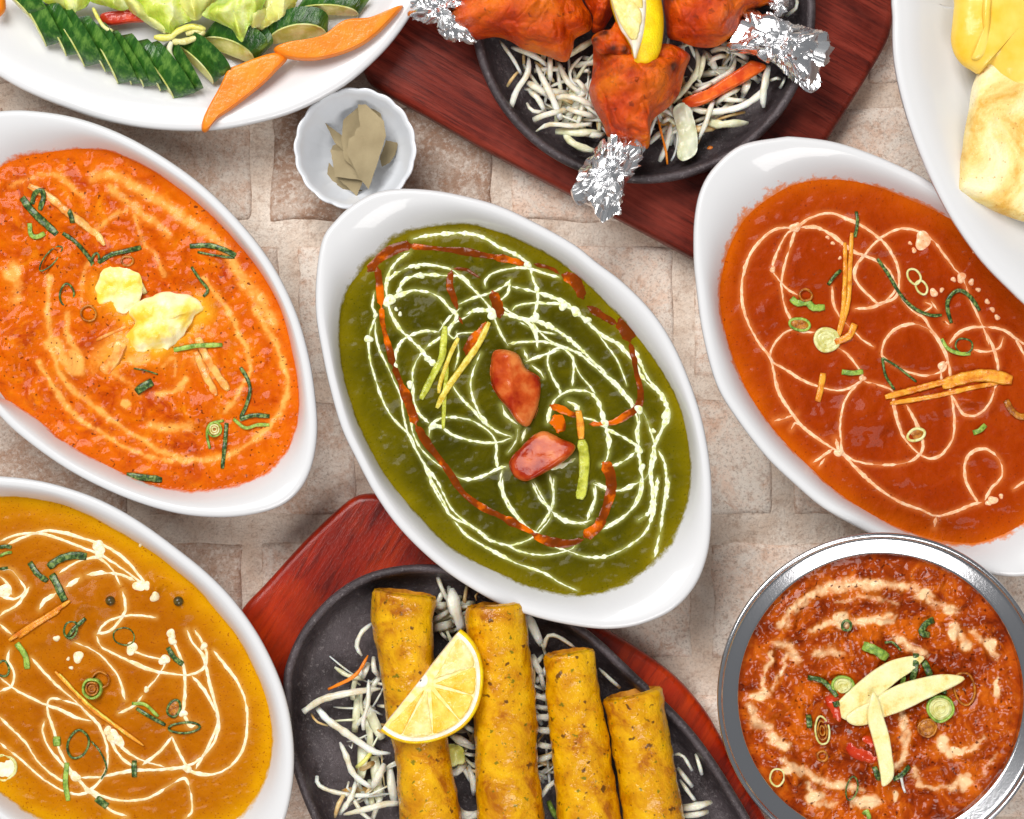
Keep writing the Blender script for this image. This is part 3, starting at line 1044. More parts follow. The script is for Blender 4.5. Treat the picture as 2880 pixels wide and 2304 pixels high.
strip(SG, 'E', [(790, 720), (750, 800), (700, 940), (690, 1000)], 22, GING_Y, 'thin cream coated ginger thread between the two ginger sticks', **gk)

# ------------------------------------------------------------------ orange butter curry, left
OO = [(0, 233), (60, 232), (150, 245), (240, 275), (330, 322), (420, 385), (500, 462), (570, 552), (620, 650), (650, 750), (665, 850), (667, 920), (655, 985), (630, 1033), (590, 1066), (530, 1084),
      (460, 1090), (380, 1083), (300, 1062), (220, 1030), (140, 988), (60, 932), (0, 878), (-60, 800), (-115, 710), (-150, 600), (-170, 490), (-172, 400), (-155, 320), (-110, 265), (-55, 240)]
OI = [(100, 322), (180, 314), (250, 327), (320, 360), (400, 415), (470, 480), (540, 562), (590, 650), (615, 740), (628, 830), (622, 900), (592, 960), (540, 1005), (470, 1026), (390, 1031), (300, 1012),
      (220, 977), (140, 932), (80, 884), (30, 850), (0, 833), (-50, 780), (-95, 700), (-118, 600), (-110, 500), (-60, 410), (0, 355), (50, 333)]
B, A = curry_dish('oval white dish of orange curry at the left edge of the table', OO, 'V', OI, 'V', c(222, 104, 10), .65)


def dA(l):
    return [(x, y - 1257.7) for x, y in l]   # crop A -> crop D


o_cream = [
    (26, dA([(460, 900), (560, 885), (640, 925), (740, 985), (820, 1025), (900, 1090), (1000, 1150), (1080, 1210), (1150, 1290), (1200, 1380), (1290, 1480), (1340, 1560), (1380, 1640)]), .62),
    (20, dA([(550, 950), (640, 1020), (720, 1080), (790, 1140), (850, 1190)]), .6), (13, dA([(470, 1180), (560, 1100), (640, 1060)]), .6),
    (12, dA([(680, 1090), (720, 1230), (780, 1290), (830, 1400)]), .6), (16, dA([(60, 940), (200, 890), (300, 900), (420, 1000)]), .55),
    (12, [(1020, 150), (1100, 250), (1160, 340), (1210, 440), (1250, 540), (1260, 620), (1220, 690), (1180, 770), (1130, 830)], .8),
    (14, [(1280, 300), (1350, 420), (1400, 510), (1430, 600), (1450, 700), (1430, 790), (1380, 880), (1300, 950), (1200, 1020), (1080, 1060), (950, 1070), (820, 1030), (720, 970), (600, 900), (500, 820), (400, 740), (330, 670), (290, 590), (270, 520), (250, 400), (240, 280), (250, 150)], .85),
    (12, [(190, 570), (240, 660), (300, 750), (340, 810), (420, 880), (520, 940), (620, 1000), (740, 1050), (860, 1080)], .75), (13, [(800, 740), (880, 720), (940, 660)], .8),
    (20, [(300, 480), (330, 560), (400, 620)], .8), (14, [(340, 330), (340, 440), (390, 520)], .7), (12, [(420, 290), (410, 180), (450, 60)], .5),
    (18, [(560, 620), (650, 680), (700, 740)], .45), (24, [(1220, 180), (1280, 260), (1330, 330)], .6), (22, [(760, 890), (850, 910), (960, 900)], .6), (30, [(60, 90), (90, 160), (80, 260)], .5), (12, [(820, 600), (880, 560), (880, 640)], .55),
    (60, [(480, 600), (540, 520), (600, 470)], .45), (40, [(1000, 560), (1060, 640)], .45)]


def hf_orange(X, Y):
    n = fbm(X * 55, Y * 60, 5.0, 3, .55)
    left = np.clip((-.06 - X) / .1, 0, 1)
    return (.0011 + .0010 * left) * n + .0006 * fbm(X * 190, Y * 190, 3.0, 3)


ORANGE = sauce('butter_sauce', [(.3, c(170, 54, 0)), (.45, c(202, 86, 0)), (.58, c(214, 102, 0)), (.72, c(226, 130, 16))], 62, c(246, 172, 84), c(216, 98, 0), rough=.26,
               cream_soft=True, bumps=((.0006, 330), (.00028, 1100)), speck=(620, .665, .71, c(92, 34, 8)), sss=.12, coat=.6, halo=c(230, 136, 40), coatbump=(.0003, 150), oil=c(244, 176, 40),
               patch=(30, .56, .68, c(166, 48, 12)), dist=1.2)
SO = Sauce('butter_curry', 'orange butter curry with two melting butter pats and dark herb flecks', B, ZS, ORANGE, hf_orange,
           lumps=[(350, 560, 90, 120, .0035), (120, 500, 220, 200, .004), (100, 760, 120, 60, .003), (700, 640, 140, 90, .0015), (880, 820, 120, 60, .0025), (560, 450, 120, 120, .0025), (230, -220, 200, 120, .003),
                  (900, 100, 110, 70, .0028), (1080, 440, 90, 60, .0015), (330, 40, 100, 80, .002), (160, -60, 110, 90, .002), (450, 330, 90, 90, .002), (640, 850, 60, 40, .001), (1330, 540, 60, 40, .001), (420, 900, 60, 60, .001)],
           cr='D', cream=[(a_ * 1.2, b_, min(1, c_ * 1.25)) for a_, b_, c_ in o_cream], edge_w=.004, edge_amp=.75, cream_break=.35, warp=.0012, oil=[(70, [(520, 200), (600, 260), (660, 330)]), (80, [(680, 480), (800, 480), (900, 400), (1010, 310)]), (60, [(560, 560), (620, 480)])], blots=[(390, 580, 50, 60), (250, 480, 30, 30), (700, 560, 60, 26), (290, 480, 24, 40), (60, 130, 40, 26), (640, 790, 22, 22), (830, 905, 18, 14)])
b1 = blob('butter_pat', W('D', [(500, 130), (560, 82), (640, 92), (702, 130), (722, 200), (700, 272), (640, 322), (560, 312), (495, 270), (480, 200)], .033), .0312, .0024, BUTTER,
          thing=('upper yellow butter pat melting into the orange curry', 'butter', 'butter pats'), p=2.6, q=1.1, nt=120, disp=noise_disp(.0011, .006, 4, xy=.9))
b2 = blob('butter_pat', W('D', [(835, 215), (900, 230), (980, 245), (1030, 290), (980, 345), (920, 430), (850, 500), (750, 522), (650, 505), (640, 440), (672, 380), (650, 320), (690, 275), (760, 240)], .033), .0312, .0058, BUTTER,
          thing=('larger pale butter pat in the middle of the orange curry', 'butter', 'butter pats'), p=2.6, q=1.1, nt=120, disp=noise_disp(.0012, .006, 4, xy=.9, seed=4))
AA = 'A'
for (cr, pts, w, m_, lb) in [
    ('A', [(115, 1000), (160, 1060), (220, 1120), (290, 1185)], 36, SCAL_D, 'broad dark green scallion blade at upper left of the orange curry'),
    ('A', [(168, 1035), (180, 985), (215, 965), (228, 1000), (208, 1065)], 26, SCAL_D, 'folded green scallion piece above the broad blade in the orange curry'),
    ('A', [(155, 1130), (160, 1185), (190, 1200), (228, 1180)], 26, SCAL_L, 'short light green scallion piece under the broad blade'),
    ('A', [(355, 1065), (368, 1095), (372, 1130)], 26, SCAL_D, 'short upright scallion bit on the ginger sliver in the orange curry'),
    ('A', [(320, 1180), (380, 1220), (430, 1275), (470, 1335)], 20, SCAL_D, 'dark scallion thread running down towards the butter'),
    ('A', [(500, 1330), (560, 1290), (640, 1270), (712, 1250)], 24, SCAL_D, 'grey green scallion strip just above the upper butter pat'),
    ('A', [(960, 1245), (1060, 1242), (1130, 1262), (1192, 1292)], 26, SCAL_D, 'long dark scallion strip near the right rim of the orange curry'),
    ('A', [(1000, 1275), (1090, 1292), (1185, 1304)], 12, SCAL_D, 'thin scallion thread below the long strip near the right rim'),
    ('A', [(970, 1350), (1010, 1410), (1052, 1465), (1030, 1500)], 15, SCAL_D, 'hooked dark scallion thread right of the butter'),
    ('A', [(690, 1400), (712, 1440), (732, 1485)], 26, SCAL_P, 'faded yellow green scallion piece between the butter pats'),
    ('D', [(878, 512), (950, 498), (1000, 490), (1125, 486)], 24, SCAL_L, 'bright green scallion strip lying across the lower ginger'),
    ('D', [(690, 725), (722, 700), (772, 672)], 40, SCAL_D, 'short wide green scallion piece low in the orange curry'),
    ('D', [(680, 605), (740, 615), (800, 635)], 8, SCAL_D, 'hair thin dark scallion thread below the butter'),
    ('D', [(1215, 600), (1252, 660), (1265, 720), (1242, 800), (1215, 850)], 19, SCAL_D, 'long curved dark scallion thread at lower right of the orange curry'),
    ('D', [(1212, 862), (1280, 842), (1362, 846)], 22, SCAL_D, 'dark scallion strip touching the foot of the curved thread'),
    ('D', [(1180, 860), (1240, 905), (1300, 890), (1362, 890)], 18, SCAL_L, 'pale frayed scallion strip under the dark strip at lower right'),
    ('D', [(1060, 1010), (1045, 940), (1065, 885), (1130, 868)], 14, SCAL_L, 'curled scallion thread wrapped round a small disc'),
    ('D', [(1145, 880), (1140, 960), (1125, 1110)], 20, SCAL_D, 'straight dark scallion strip pointing to the lower rim of the orange curry'),
    ('D', [(640, 1145), (720, 1155), (820, 1166)], 34, SCAL_D, 'flat dark scallion strip at the bottom rim of the orange curry'),
]:
    strip(SO, cr, pts, w, m_, lb, lift=.0006, th=.0005, wave=.0008)
for (cr, x, y, rx, ry, rot, th, m_, lb) in [
    ('A', 482, 1318, 18, 38, 10, 16, SCAL_D, 'narrow dark scallion loop just above left of the butter'),
    ('A', 260, 1306, 26, 78, 42, 10, SCAL_D, 'long thin slanted scallion loop at left of the orange curry'),
    ('A', 340, 1492, 34, 54, 0, 13, SCAL_D, 'green scallion ring left of the butter pats'),
    ('A', 455, 1587, 36, 38, 0, 12, SCAL_B, 'faint sauce coloured scallion ring left of the larger butter pat'),
    ('A', 646, 1320, 30, 22, 0, 14, SCAL_B, 'brownish scallion ring above the upper butter pat')]:
    hoop(SO, cr, x, y, rx, ry, rot, th, m_, lb)
hoop(SO, 'D', 1085, 912, 34, 34, 0, 12, SCAL_L, 'small scallion disc with a dark centre at lower right of the orange curry', inner=SCAL_P, fill=SCAL_B)
gk = dict(name='ginger_strip', cat='ginger', group='ginger strips', th=.0007, lift=.0002, taper=(.6, .3))
GSO = simple('ginger_sauced', [(.35, c(226, 120, 30)), (.6, c(246, 186, 100))], 200, rough=.3, coat=.4, sss=.2, bump=.0003, bscale=700)
strip(SO, 'A', [(150, 940), (250, 995), (330, 1060), (420, 1130), (500, 1200), (530, 1240)], 40, GSO, 'long pale ginger sliver at upper left of the orange curry', **gk)
strip(SO, 'D', [(1000, 450), (1040, 540), (1100, 640), (1155, 715)], 42, GSO, 'right hand ginger stick under the bright green scallion strip', **gk)
strip(SO, 'D', [(988, 520), (1030, 620), (1092, 742)], 38, GSO, 'left hand ginger stick under the bright green scallion strip', **gk)
strip(SO, 'D', [(622, 470), (580, 550), (520, 625)], 66, GSO, 'wide ginger slice below left of the larger butter pat', **{**gk, 'lift': .0003})
strip(SO, 'D', [(490, 462), (560, 430), (640, 392)], 16, GSO, 'fine ginger thread left of the larger butter pat', **gk)

# ------------------------------------------------------------------ red tomato curry, right
RO = [(1640, 289), (1674, 287), (1758, 298), (1841, 325), (1924, 362), (1965, 386), (2040, 440), (2115, 520), (2180, 612), (2240, 725), (2280, 850), (2295, 970), (2282, 1080), (2240, 1165), (2170, 1211), (2080, 1210),
      (1990, 1190), (1900, 1155), (1820, 1118), (1737, 1072), (1674, 1020), (1612, 960), (1549, 878), (1508, 807), (1480, 703), (1467, 610), (1461, 545), (1462, 465), (1475, 400), (1505, 350), (1560, 305)]
RI = [(1674, 390), (1737, 379), (1799, 383), (1862, 400), (1924, 425), (1987, 454), (2028, 479), (2070, 515), (2112, 555), (2156, 610), (2200, 700), (2235, 820), (2245, 930), (2225, 1030), (2156, 1099), (2070, 1139),
      (2008, 1141), (1945, 1128), (1883, 1107), (1820, 1074), (1758, 1032), (1708, 986), (1653, 932), (1612, 882), (1574, 824), (1549, 766), (1528, 703), (1516, 628), (1524, 562), (1541, 512), (1570, 462), (1616, 421)]
B, A = curry_dish('oval white dish of red curry at the right edge of the table', RO, 'V', RI, 'V', c(226, 122, 40), 1.0)


def cF(l):
    return [(x, y - 1257.7) for x, y in l]


r_lines = [
    (17, cF([(990, 1150), (900, 1160), (830, 1210), (770, 1290), (740, 1380), (730, 1450), (735, 1550), (770, 1650), (820, 1738), (875, 1812), (890, 1880), (920, 1990), (990, 2098), (1050, 2168), (1160, 2248), (1240, 2298), (1330, 2388), (1420, 2468), (1530, 2538), (1640, 2578), (1710, 2608), (1800, 2588), (1900, 2548), (1940, 2540)])),
    (16, cF([(1010, 1150), (1060, 1110), (1140, 1080), (1200, 1080), (1270, 1110), (1350, 1150), (1430, 1210), (1480, 1270), (1515, 1340), (1525, 1420), (1510, 1500), (1440, 1530), (1380, 1555), (1300, 1560)])),
    (13, cF([(1020, 1150), (960, 1180), (920, 1250), (895, 1310), (885, 1370), (930, 1430), (970, 1470), (1010, 1490)])),
    (14, cF([(1000, 1160), (980, 1230), (950, 1320), (930, 1420), (940, 1520), (970, 1600), (1020, 1670), (1100, 1680)])),
    (15, cF([(1030, 1150), (1110, 1150), (1190, 1190), (1250, 1240), (1310, 1280), (1370, 1300), (1430, 1330), (1480, 1380), (1510, 1450), (1480, 1500), (1430, 1540), (1380, 1500), (1330, 1450), (1300, 1400), (1310, 1340), (1350, 1290), (1400, 1230), (1470, 1180), (1540, 1155), (1620, 1170), (1690, 1210), (1740, 1270), (1800, 1350), (1850, 1410), (1880, 1500), (1920, 1590), (1960, 1680), (1980, 1740)])),
    (12, [(1185, 190), (1195, 280), (1230, 350), (1290, 410), (1340, 460), (1395, 495)]),
    (13, [(1000, 400), (940, 430), (890, 490), (875, 560), (950, 610), (1050, 670), (1150, 705), (1230, 715), (1300, 690), (1340, 650), (1310, 590), (1260, 530), (1200, 490)]),
    (14, [(1340, 660), (1280, 720), (1240, 790), (1225, 880), (1230, 960), (1240, 1030), (1300, 1070), (1400, 1090), (1500, 1090), (1590, 1070), (1640, 1020), (1640, 950), (1600, 860), (1560, 790)]),
    (14, [(1350, 670), (1430, 690), (1490, 720), (1495, 800), (1520, 890), (1560, 970), (1620, 1030), (1680, 1060), (1740, 1040), (1790, 970), (1805, 880), (1795, 800), (1780, 700), (1780, 600), (1750, 520), (1700, 430), (1640, 390), (1580, 380), (1500, 410), (1450, 470), (1440, 540), (1500, 590), (1580, 625), (1660, 640), (1740, 620), (1770, 580)]),
    (14, [(1530, 240), (1590, 310), (1650, 350), (1690, 410), (1740, 480), (1770, 560), (1740, 600), (1740, 680)]),
    (15, [(1780, 480), (1820, 430), (1880, 400), (1960, 395), (2050, 410), (2110, 450), (2170, 490)]),
    (15, [(1960, 420), (2000, 500), (2025, 600), (2010, 700), (1970, 790), (1920, 840), (1860, 840), (1820, 800), (1790, 740)]),
    (16, [(1900, 510), (1960, 520), (2030, 500), (2050, 450)]),
    (15, [(1930, 1290), (1890, 1230), (1860, 1160), (1860, 1080), (1890, 1030), (1950, 1010), (2010, 1040), (2045, 1100), (2040, 1160), (1990, 1210), (1960, 1270)]), (16, [(2105, 1212), (2165, 1170)]),
    (22, [(895, 870), (950, 855), (1000, 838)]), (18, [(1090, 1080), (1150, 1040), (1190, 1010)]), (20, [(1712, 1350), (1705, 1405)]), (18, [(980, 912), (1000, 880), (1030, 895)]), (14, [(1120, 1100), (1150, 1060)]), (24, [(1205, 960), (1220, 1030)]),
    (14, [(1660, 270), (1690, 290), (1650, 320), (1620, 340)]), (14, [(1690, 265), (1720, 310)]), (20, [(1760, 365), (1780, 385)]), (14, [(2110, 450), (2150, 520), (2170, 560)])]
r_dots = [(1645, -42, 42), (1840, 145, 24), (1890, 168, 15), (1925, 207, 12), (1970, 267, 13), (1995, 307, 13), (2020, 347, 14), (1800, 155, 13), (1580, -28, 10), (1600, 8, 13), (1165, -58, 10), (1190, -28, 10), (1700, 222, 20), (1740, 208, 12),
          (2000, 1270, 22), (1975, 1285, 14), (2040, 1250, 12), (1220, 1030, 22), (885, 105, 15), (1000, -108, 26), (1740, 590, 20), (1340, 655, 16), (1225, 47, 9), (1905, 15, 8)]


def hf_red(X, Y):
    return .0008 * fbm(X * 40, Y * 55, 7.0, 2) + .0006 * fbm(X * 120, Y * 140, 2.0, 3)


RED = sauce('tomato_sauce', [(.3, c(140, 42, 0)), (.5, c(154, 50, 0)), (.7, c(164, 60, 4))], 50, c(236, 140, 70), c(196, 88, 0), rough=.3,
            cream_soft=False, bumps=((.00045, 300), (.0002, 1300)), coat=.3, speck=(900, .66, .72, c(120, 40, 10)))
SR = Sauce('tomato_curry', 'smooth brick red curry with pale looping cream lines', B, ZS, RED, hf_red,
           lumps=[(1370, 850, 170, 110, .004), (1160, 860, 60, 60, .0015), (1900, 760, 140, 60, .003), (1560, 1160, 90, 40, .001), (1040, 100, 130, 90, .0018), (850, 370, 70, 40, .0012), (1420, -30, 100, 60, .0012), (1700, 800, 60, 60, .0015),
                  (900, -100, 90, 60, .001), (1330, 30, 90, 40, .001)],
           cr='F', cream=[(l[0] * 1.1, l[1], .42) for l in r_lines], edge_w=.0042, edge_amp=.95)
r_lines = [(l[0] * 1.0, l[1]) for l in r_lines]
drizzle(SR, 'cream_drizzle', 'F', r_lines, CREAM_R, 14, bead=.35, bf=.7, dots=r_dots, lift=.00003, hgt=.08, gap=.6)
for (pts, w, m_, lb) in [
    ([(980, 250), (1010, 275), (1060, 272), (1090, 298), (1150, 295)], 34, SCAL_L, 'frilly green scallion piece under the brown ring in the red curry'),
    ([(1235, 622), (1290, 628), (1342, 620)], 26, SCAL_L, 'short bright scallion strip in the middle of the red curry'),
    ([(1165, 182), (1195, 140), (1230, 108)], 17, SCAL_D, 'short dark scallion strip left of the upright ginger'),
    ([(1415, 50), (1470, 130), (1530, 230), (1600, 300), (1680, 335), (1742, 335)], 17, SCAL_D, 'long dark scallion thread crossing the cream loops of the red curry'),
    ([(1790, 375), (1770, 310), (1775, 250), (1825, 210), (1880, 240), (1932, 312)], 20, SCAL_D, 'arched dark scallion strip at upper right of the red curry'),
    ([(1740, 455), (1770, 505), (1830, 530), (1885, 530)], 19, SCAL_L, 'hooked green scallion strip beside the dark loop in the red curry'),
    ([(1440, 550), (1455, 640), (1500, 712)], 14, SCAL_D, 'left one of two dark threads meeting above the lying ginger'),
    ([(1442, 552), (1520, 600), (1612, 672)], 12, SCAL_D, 'right one of two dark threads meeting above the lying ginger'),
    ([(1898, 930), (1930, 918), (1962, 890)], 26, SCAL_L, 'tiny bright scallion chip at lower right of the red curry'),
    ([(2062, 765), (2085, 810), (2125, 845), (2165, 850)], 32, SCAL_B, 'brown sauced scallion curl at the right rim of the red curry'),
    ([(1308, -188), (1312, -130), (1300, -58)], 17, SCAL_D, 'dark scallion thread at the upper tip of the upright ginger')]:
    strip(SR, 'F', pts, w, m_, lb, lift=.0006, th=.0005, wave=.0008)
hoop(SR, 'F', 1052, 235, 30, 28, 0, 16, SCAL_B, 'small brown scallion ring in the red curry', hgt=.0012)
hoop(SR, 'F', 1022, 382, 52, 28, 8, 17, SCAL_L, 'pale green oval scallion ring beside the round yellow slice', fill=SCAL_B)
hoop(SR, 'F', 1160, 460, 58, 52, 0, 26, SCAL_P, 'round yellow scallion slice at the foot of the upright ginger', inner=SCAL_P, fill=SCAL_P)
hoop(SR, 'F', 1600, 140, 30, 40, -30, 14, SCAL_P, 'upper ring of a stuck pair of scallion rings in the red curry')
hoop(SR, 'F', 1638, 195, 26, 36, -30, 14, SCAL_P, 'lower ring of a stuck pair of scallion rings in the red curry')
hoop(SR, 'F', 1852, 490, 44, 36, 12, 11, SCAL_D, 'dark open scallion loop at right of the red curry')
hoop(SR, 'F', 1610, 940, 42, 28, -20, 18, SCAL_P, 'yellowish scallion ring in the lower part of the red curry', fill=SCAL_B)
gk = dict(name='ginger_strip', cat='ginger', group='ginger strips', th=.0008, lift=.0010, taper=(.6, .6))
strip(SR, 'F', [(1285, -80), (1275, 100), (1268, 260), (1220, 440)], 24, GING_O, 'right stick of the upright orange ginger bundle in the red curry', **gk)
strip(SR, 'F', [(1250, -30), (1250, 150), (1238, 330), (1215, 440)], 24, GING_O, 'left stick of the upright orange ginger bundle in the red curry', **gk)
strip(SR, 'F', [(1300, 380), (1270, 440), (1200, 474)], 36, GING_O, 'orange ginger piece crossing the foot of the upright bundle', **gk)
strip(SR, 'F', [(1450, 750), (1600, 712), (1720, 680), (1830, 658)], 32, GING_O, 'upper left stick of the lying ginger bundle in the red curry', **{**gk, 'lift': .002})
strip(SR, 'F', [(1740, 690), (1850, 655), (1960, 640), (2092, 664)], 62, GING_O, 'broad orange ginger slice of the lying bundle in the red curry', **{**gk, 'lift': .002})
strip(SR, 'F', [(1475, 782), (1700, 745), (1900, 700), (2020, 680)], 24, GING_O, 'lower stick of the lying ginger bundle in the red curry', **gk)
strip(SR, 'F', [(1142, 628), (1130, 700), (1112, 772)], 32, GING_O, 'short upright ginger chip near the left rim of the red curry', **{**gk, 'lift': .0004})

# ------------------------------------------------------------------ yellow brown curry, lower left
YO = [(-60, 1000), (0, 1003), (60, 1009), (125, 1023), (208, 1052), (292, 1098), (375, 1158), (442, 1213), (500, 1275), (554, 1356), (596, 1452), (616, 1548), (617, 1640), (600, 1725), (570, 1790), (520, 1838), (450, 1862), (360, 1864), (260, 1845), (160, 1815),
      (60, 1770), (-20, 1715), (-80, 1650), (-130, 1540), (-170, 1420), (-195, 1300), (-205, 1200), (-190, 1100), (-140, 1030)]
YI = [(-60, 1052), (0, 1048), (42, 1047), (125, 1061), (179, 1083), (250, 1121), (325, 1166), (375, 1206), (417, 1243), (458, 1290), (500, 1343), (533, 1406), (558, 1464), (571, 1527), (569, 1589), (554, 1643), (525, 1693), (490, 1728), (430, 1765), (360, 1780), (270, 1773), (180, 1750),
      (83, 1718), (0, 1664), (-70, 1590), (-115, 1480), (-145, 1370), (-155, 1250), (-130, 1130)]
B, A = curry_dish('oval white dish of yellow brown curry at the lower left corner', YO, 'V', YI, 'V', c(214, 160, 0), .65)
y_lines = [
    (15, [(0, 320), (80, 290), (160, 280), (240, 290), (330, 320), (420, 355), (500, 385), (560, 420), (620, 460), (700, 520), (740, 545)]),
    (16, [(40, 335), (120, 300), (230, 268), (330, 280), (430, 310), (520, 340), (590, 380), (650, 430), (700, 490), (740, 540)]),
    (15, [(300, 480), (380, 430), (460, 405), (510, 410), (570, 470), (605, 540)]), (18, [(440, 490), (520, 480), (610, 490), (680, 520)]), (20, [(405, 505), (340, 550)]),
    (18, [(205, 660), (230, 620), (290, 580)]), (18, [(620, 575), (635, 650), (620, 700), (560, 770), (490, 790)]), (14, [(490, 790), (540, 730), (620, 700), (700, 695), (790, 705)]),
    (15, [(490, 800), (510, 850), (560, 880), (660, 930), (760, 970), (860, 990), (960, 995), (1030, 960), (1045, 890), (1020, 830), (985, 770)]),
    (17, [(945, 770), (970, 830), (1020, 890), (1040, 950), (1060, 1040), (1090, 1150), (1105, 1250), (1080, 1340), (1010, 1420), (930, 1460), (800, 1475), (660, 1480), (520, 1510), (410, 1515)]),
    (15, [(970, 1000), (1030, 1070), (1080, 1160), (1100, 1240), (1050, 1360), (990, 1470)]),
    (16, [(1080, 875), (1140, 950), (1200, 1030), (1240, 1130), (1250, 1230), (1240, 1330), (1200, 1420), (1130, 1480), (1050, 1500), (970, 1485), (940, 1450), (900, 1380), (870, 1310)]),
    (14, [(650, 870), (740, 900), (830, 930), (800, 1000), (740, 1070)]), (15, [(870, 820), (900, 880), (930, 970), (935, 1080), (925, 1190)]), (24, [(925, 1190), (960, 1250), (990, 1250)]),
    (15, [(380, 830), (470, 870), (540, 930), (600, 1010), (635, 1120)]), (15, [(720, 1100), (680, 1150), (600, 1190)]),
    (15, [(160, 910), (230, 990), (300, 1060), (370, 1120), (440, 1190), (490, 1240), (530, 1320), (545, 1420), (520, 1510), (460, 1575), (400, 1600), (340, 1590)]),
    (15, [(460, 1230), (380, 1210), (300, 1170), (240, 1150), (150, 1110), (60, 1060), (0, 1010)]), (16, [(50, 870), (40, 920), (70, 980), (60, 1050), (0, 1080)]),
    (16, [(310, 1120), (250, 1120), (240, 1180), (270, 1270), (300, 1370), (350, 1470), (420, 1550), (480, 1610), (560, 1680), (640, 1710)]), (14, [(315, 1125), (400, 1150), (440, 1200)]),
    (15, [(225, 1230), (215, 1280), (240, 1350), (290, 1420), (360, 1500), (450, 1580), (600, 1630), (740, 1620), (850, 1560), (930, 1520), (960, 1580), (970, 1680), (940, 1720)]),
    (15, [(540, 1260), (570, 1350), (620, 1420), (680, 1460)]), (15, [(600, 1350), (680, 1410), (760, 1440), (830, 1460)]), (15, [(870, 1310), (800, 1390), (720, 1450)]),
    (15, [(0, 1210), (60, 1270), (130, 1340), (180, 1420), (250, 1490), (330, 1540)]), (15, [(0, 1340), (100, 1420), (190, 1500), (290, 1570), (370, 1600)]),
    (18, [(0, 460), (60, 470), (110, 530), (130, 570), (80, 610), (0, 600)]), (17, [(150, 550), (90, 640), (20, 680), (0, 700)]), (15, [(0, 740), (60, 790)]), (14, [(0, 500), (40, 540), (60, 590)])]
y_dots = [(500, 350, 32), (500, 385, 24), (705, 545, 30), (785, 600, 24), (865, 790, 24), (870, 825, 20), (395, 905, 27), (360, 960, 10), (345, 915, 9), (710, 340, 9), (830, 920, 26), (665, 862, 30), (575, 1310, 36), (600, 1330, 28), (545, 1280, 22),
          (20, 570, 36), (740, 545, 20), (1030, 850, 18), (925, 1190, 20), (945, 1470, 22), (290, 810, 16), (380, 1510, 26), (740, 1070, 14)]


def hf_yel(X, Y):
    lowr = np.clip((-Y - .11) / .06, 0, 1)
    return .0006 * fbm(X * 36, Y * 44, 9.0, 2) + (.00035 + .0005 * lowr) * fbm(X * 110, Y * 170, 2.0, 3)


YEL = sauce('curry_sauce', [(.3, c(160, 84, 0)), (.5, c(172, 95, 0)), (.7, c(182, 106, 6))], 55, c(236, 190, 100), c(206, 144, 0), rough=.32,
            cream_soft=False, bumps=((.0003, 400), (.0002, 1300)), speck=(1100, .63, .72, c(140, 66, 8)), coat=.25)
SY = Sauce('brown_curry', 'smooth yellow brown curry with thick loops of white cream', B, ZS, YEL, hf_yel,
           lumps=[(400, 640, 150, 90, .004), (220, 760, 160, 100, .003), (800, 545, 48, 38, .0032), (905, 625, 60, 60, .002), (780, 610, 60, 60, .001), (850, 690, 120, 60, .0008), (610, 1120, 60, 60, .0018), (480, 1040, 60, 60, .001), (560, 620, 30, 30, .0008),
                  (190, 570, 70, 80, .0025)],
           cr='G', cream=[(l[0] * 1.05, l[1], .38) for l in y_lines], edge_w=.0058, edge_amp=1.25)
y_lines = [(l[0] * 1.0, l[1]) for l in y_lines]
drizzle(SY, 'cream_drizzle', 'G', y_lines, CREAM_Y, 15, bead=.3, bf=.6, dots=y_dots, lift=.00005, hgt=.12, gap=.65)
for (pts, w, m_, lb) in [
    ([(245, 452), (300, 412), (370, 392), (438, 398)], 38, SCAL_D, 'broad dark green scallion blade near the top of the brown curry'),
    ([(150, 428), (190, 480), (242, 522)], 30, SCAL_D, 'slanting green scallion strip left of the broad blade in the brown curry'),
    ([(262, 488), (300, 550), (335, 618)], 38, SCAL_D, 'dark striped scallion blade above the yellow ginger'),
    ([(345, 805), (380, 760), (436, 708)], 20, SCAL_D, 'dark scallion strip lying on a loop left of centre in the brown curry'),
    ([(848, 858), (880, 908), (924, 942)], 26, SCAL_D, 'short dark scallion strip on a cream line at right of the brown curry'),
    ([(668, 1140), (735, 1145), (800, 1205)], 17, SCAL_L, 'upper edge of a split scallion leaf in the brown curry'),
    ([(690, 1165), (760, 1205), (835, 1250)], 19, SCAL_D, 'lower edge of a split scallion leaf in the brown curry'),
    ([(288, 1308), (288, 1355)], 38, SCAL_L, 'small square bright green scallion chip in the brown curry'),
    ([(462, 1332), (510, 1385), (540, 1465), (512, 1522)], 9, SCAL_D, 'hair thin dark scallion thread right of the big ring'),
    ([(680, 1428), (680, 1512)], 27, SCAL_D, 'short upright dark scallion chip on the lower cream lines'),
    ([(338, 1440), (332, 1540), (345, 1632)], 26, SCAL_L, 'tall pointed green scallion strip at lower left of the brown curry'),
    ([(88, 835), (130, 895), (138, 965)], 30, SCAL_L, 'bent green scallion strip near the left end of the yellow ginger'),
    ([(488, 1618), (542, 1660)], 36, SCAL_D, 'short dark scallion chip at the bottom of the brown curry'),
    ([(-6, 352), (30, 345), (58, 352)], 18, SCAL_D, 'upper dark scallion strip of the pair at the left edge of the photo'),
    ([(0, 396), (30, 380), (60, 376)], 14, SCAL_L, 'lower light scallion strip of the pair at the left edge of the photo'),
    ([(0, 460), (40, 455)], 14, SCAL_D, 'tiny dark scallion bit on the left edge of the photo')]:
    strip(SY, 'G', pts, w, m_, lb, lift=.0006, th=.0005, wave=.0007)
hoop(SY, 'G', 362, 765, 32, 42, 20, 14, SCAL_D, 'angular dark scallion loop left of centre in the brown curry')
hoop(SY, 'G', 626, 802, 54, 42, 8, 9, SCAL_D, 'thin wide scallion loop above centre in the brown curry')
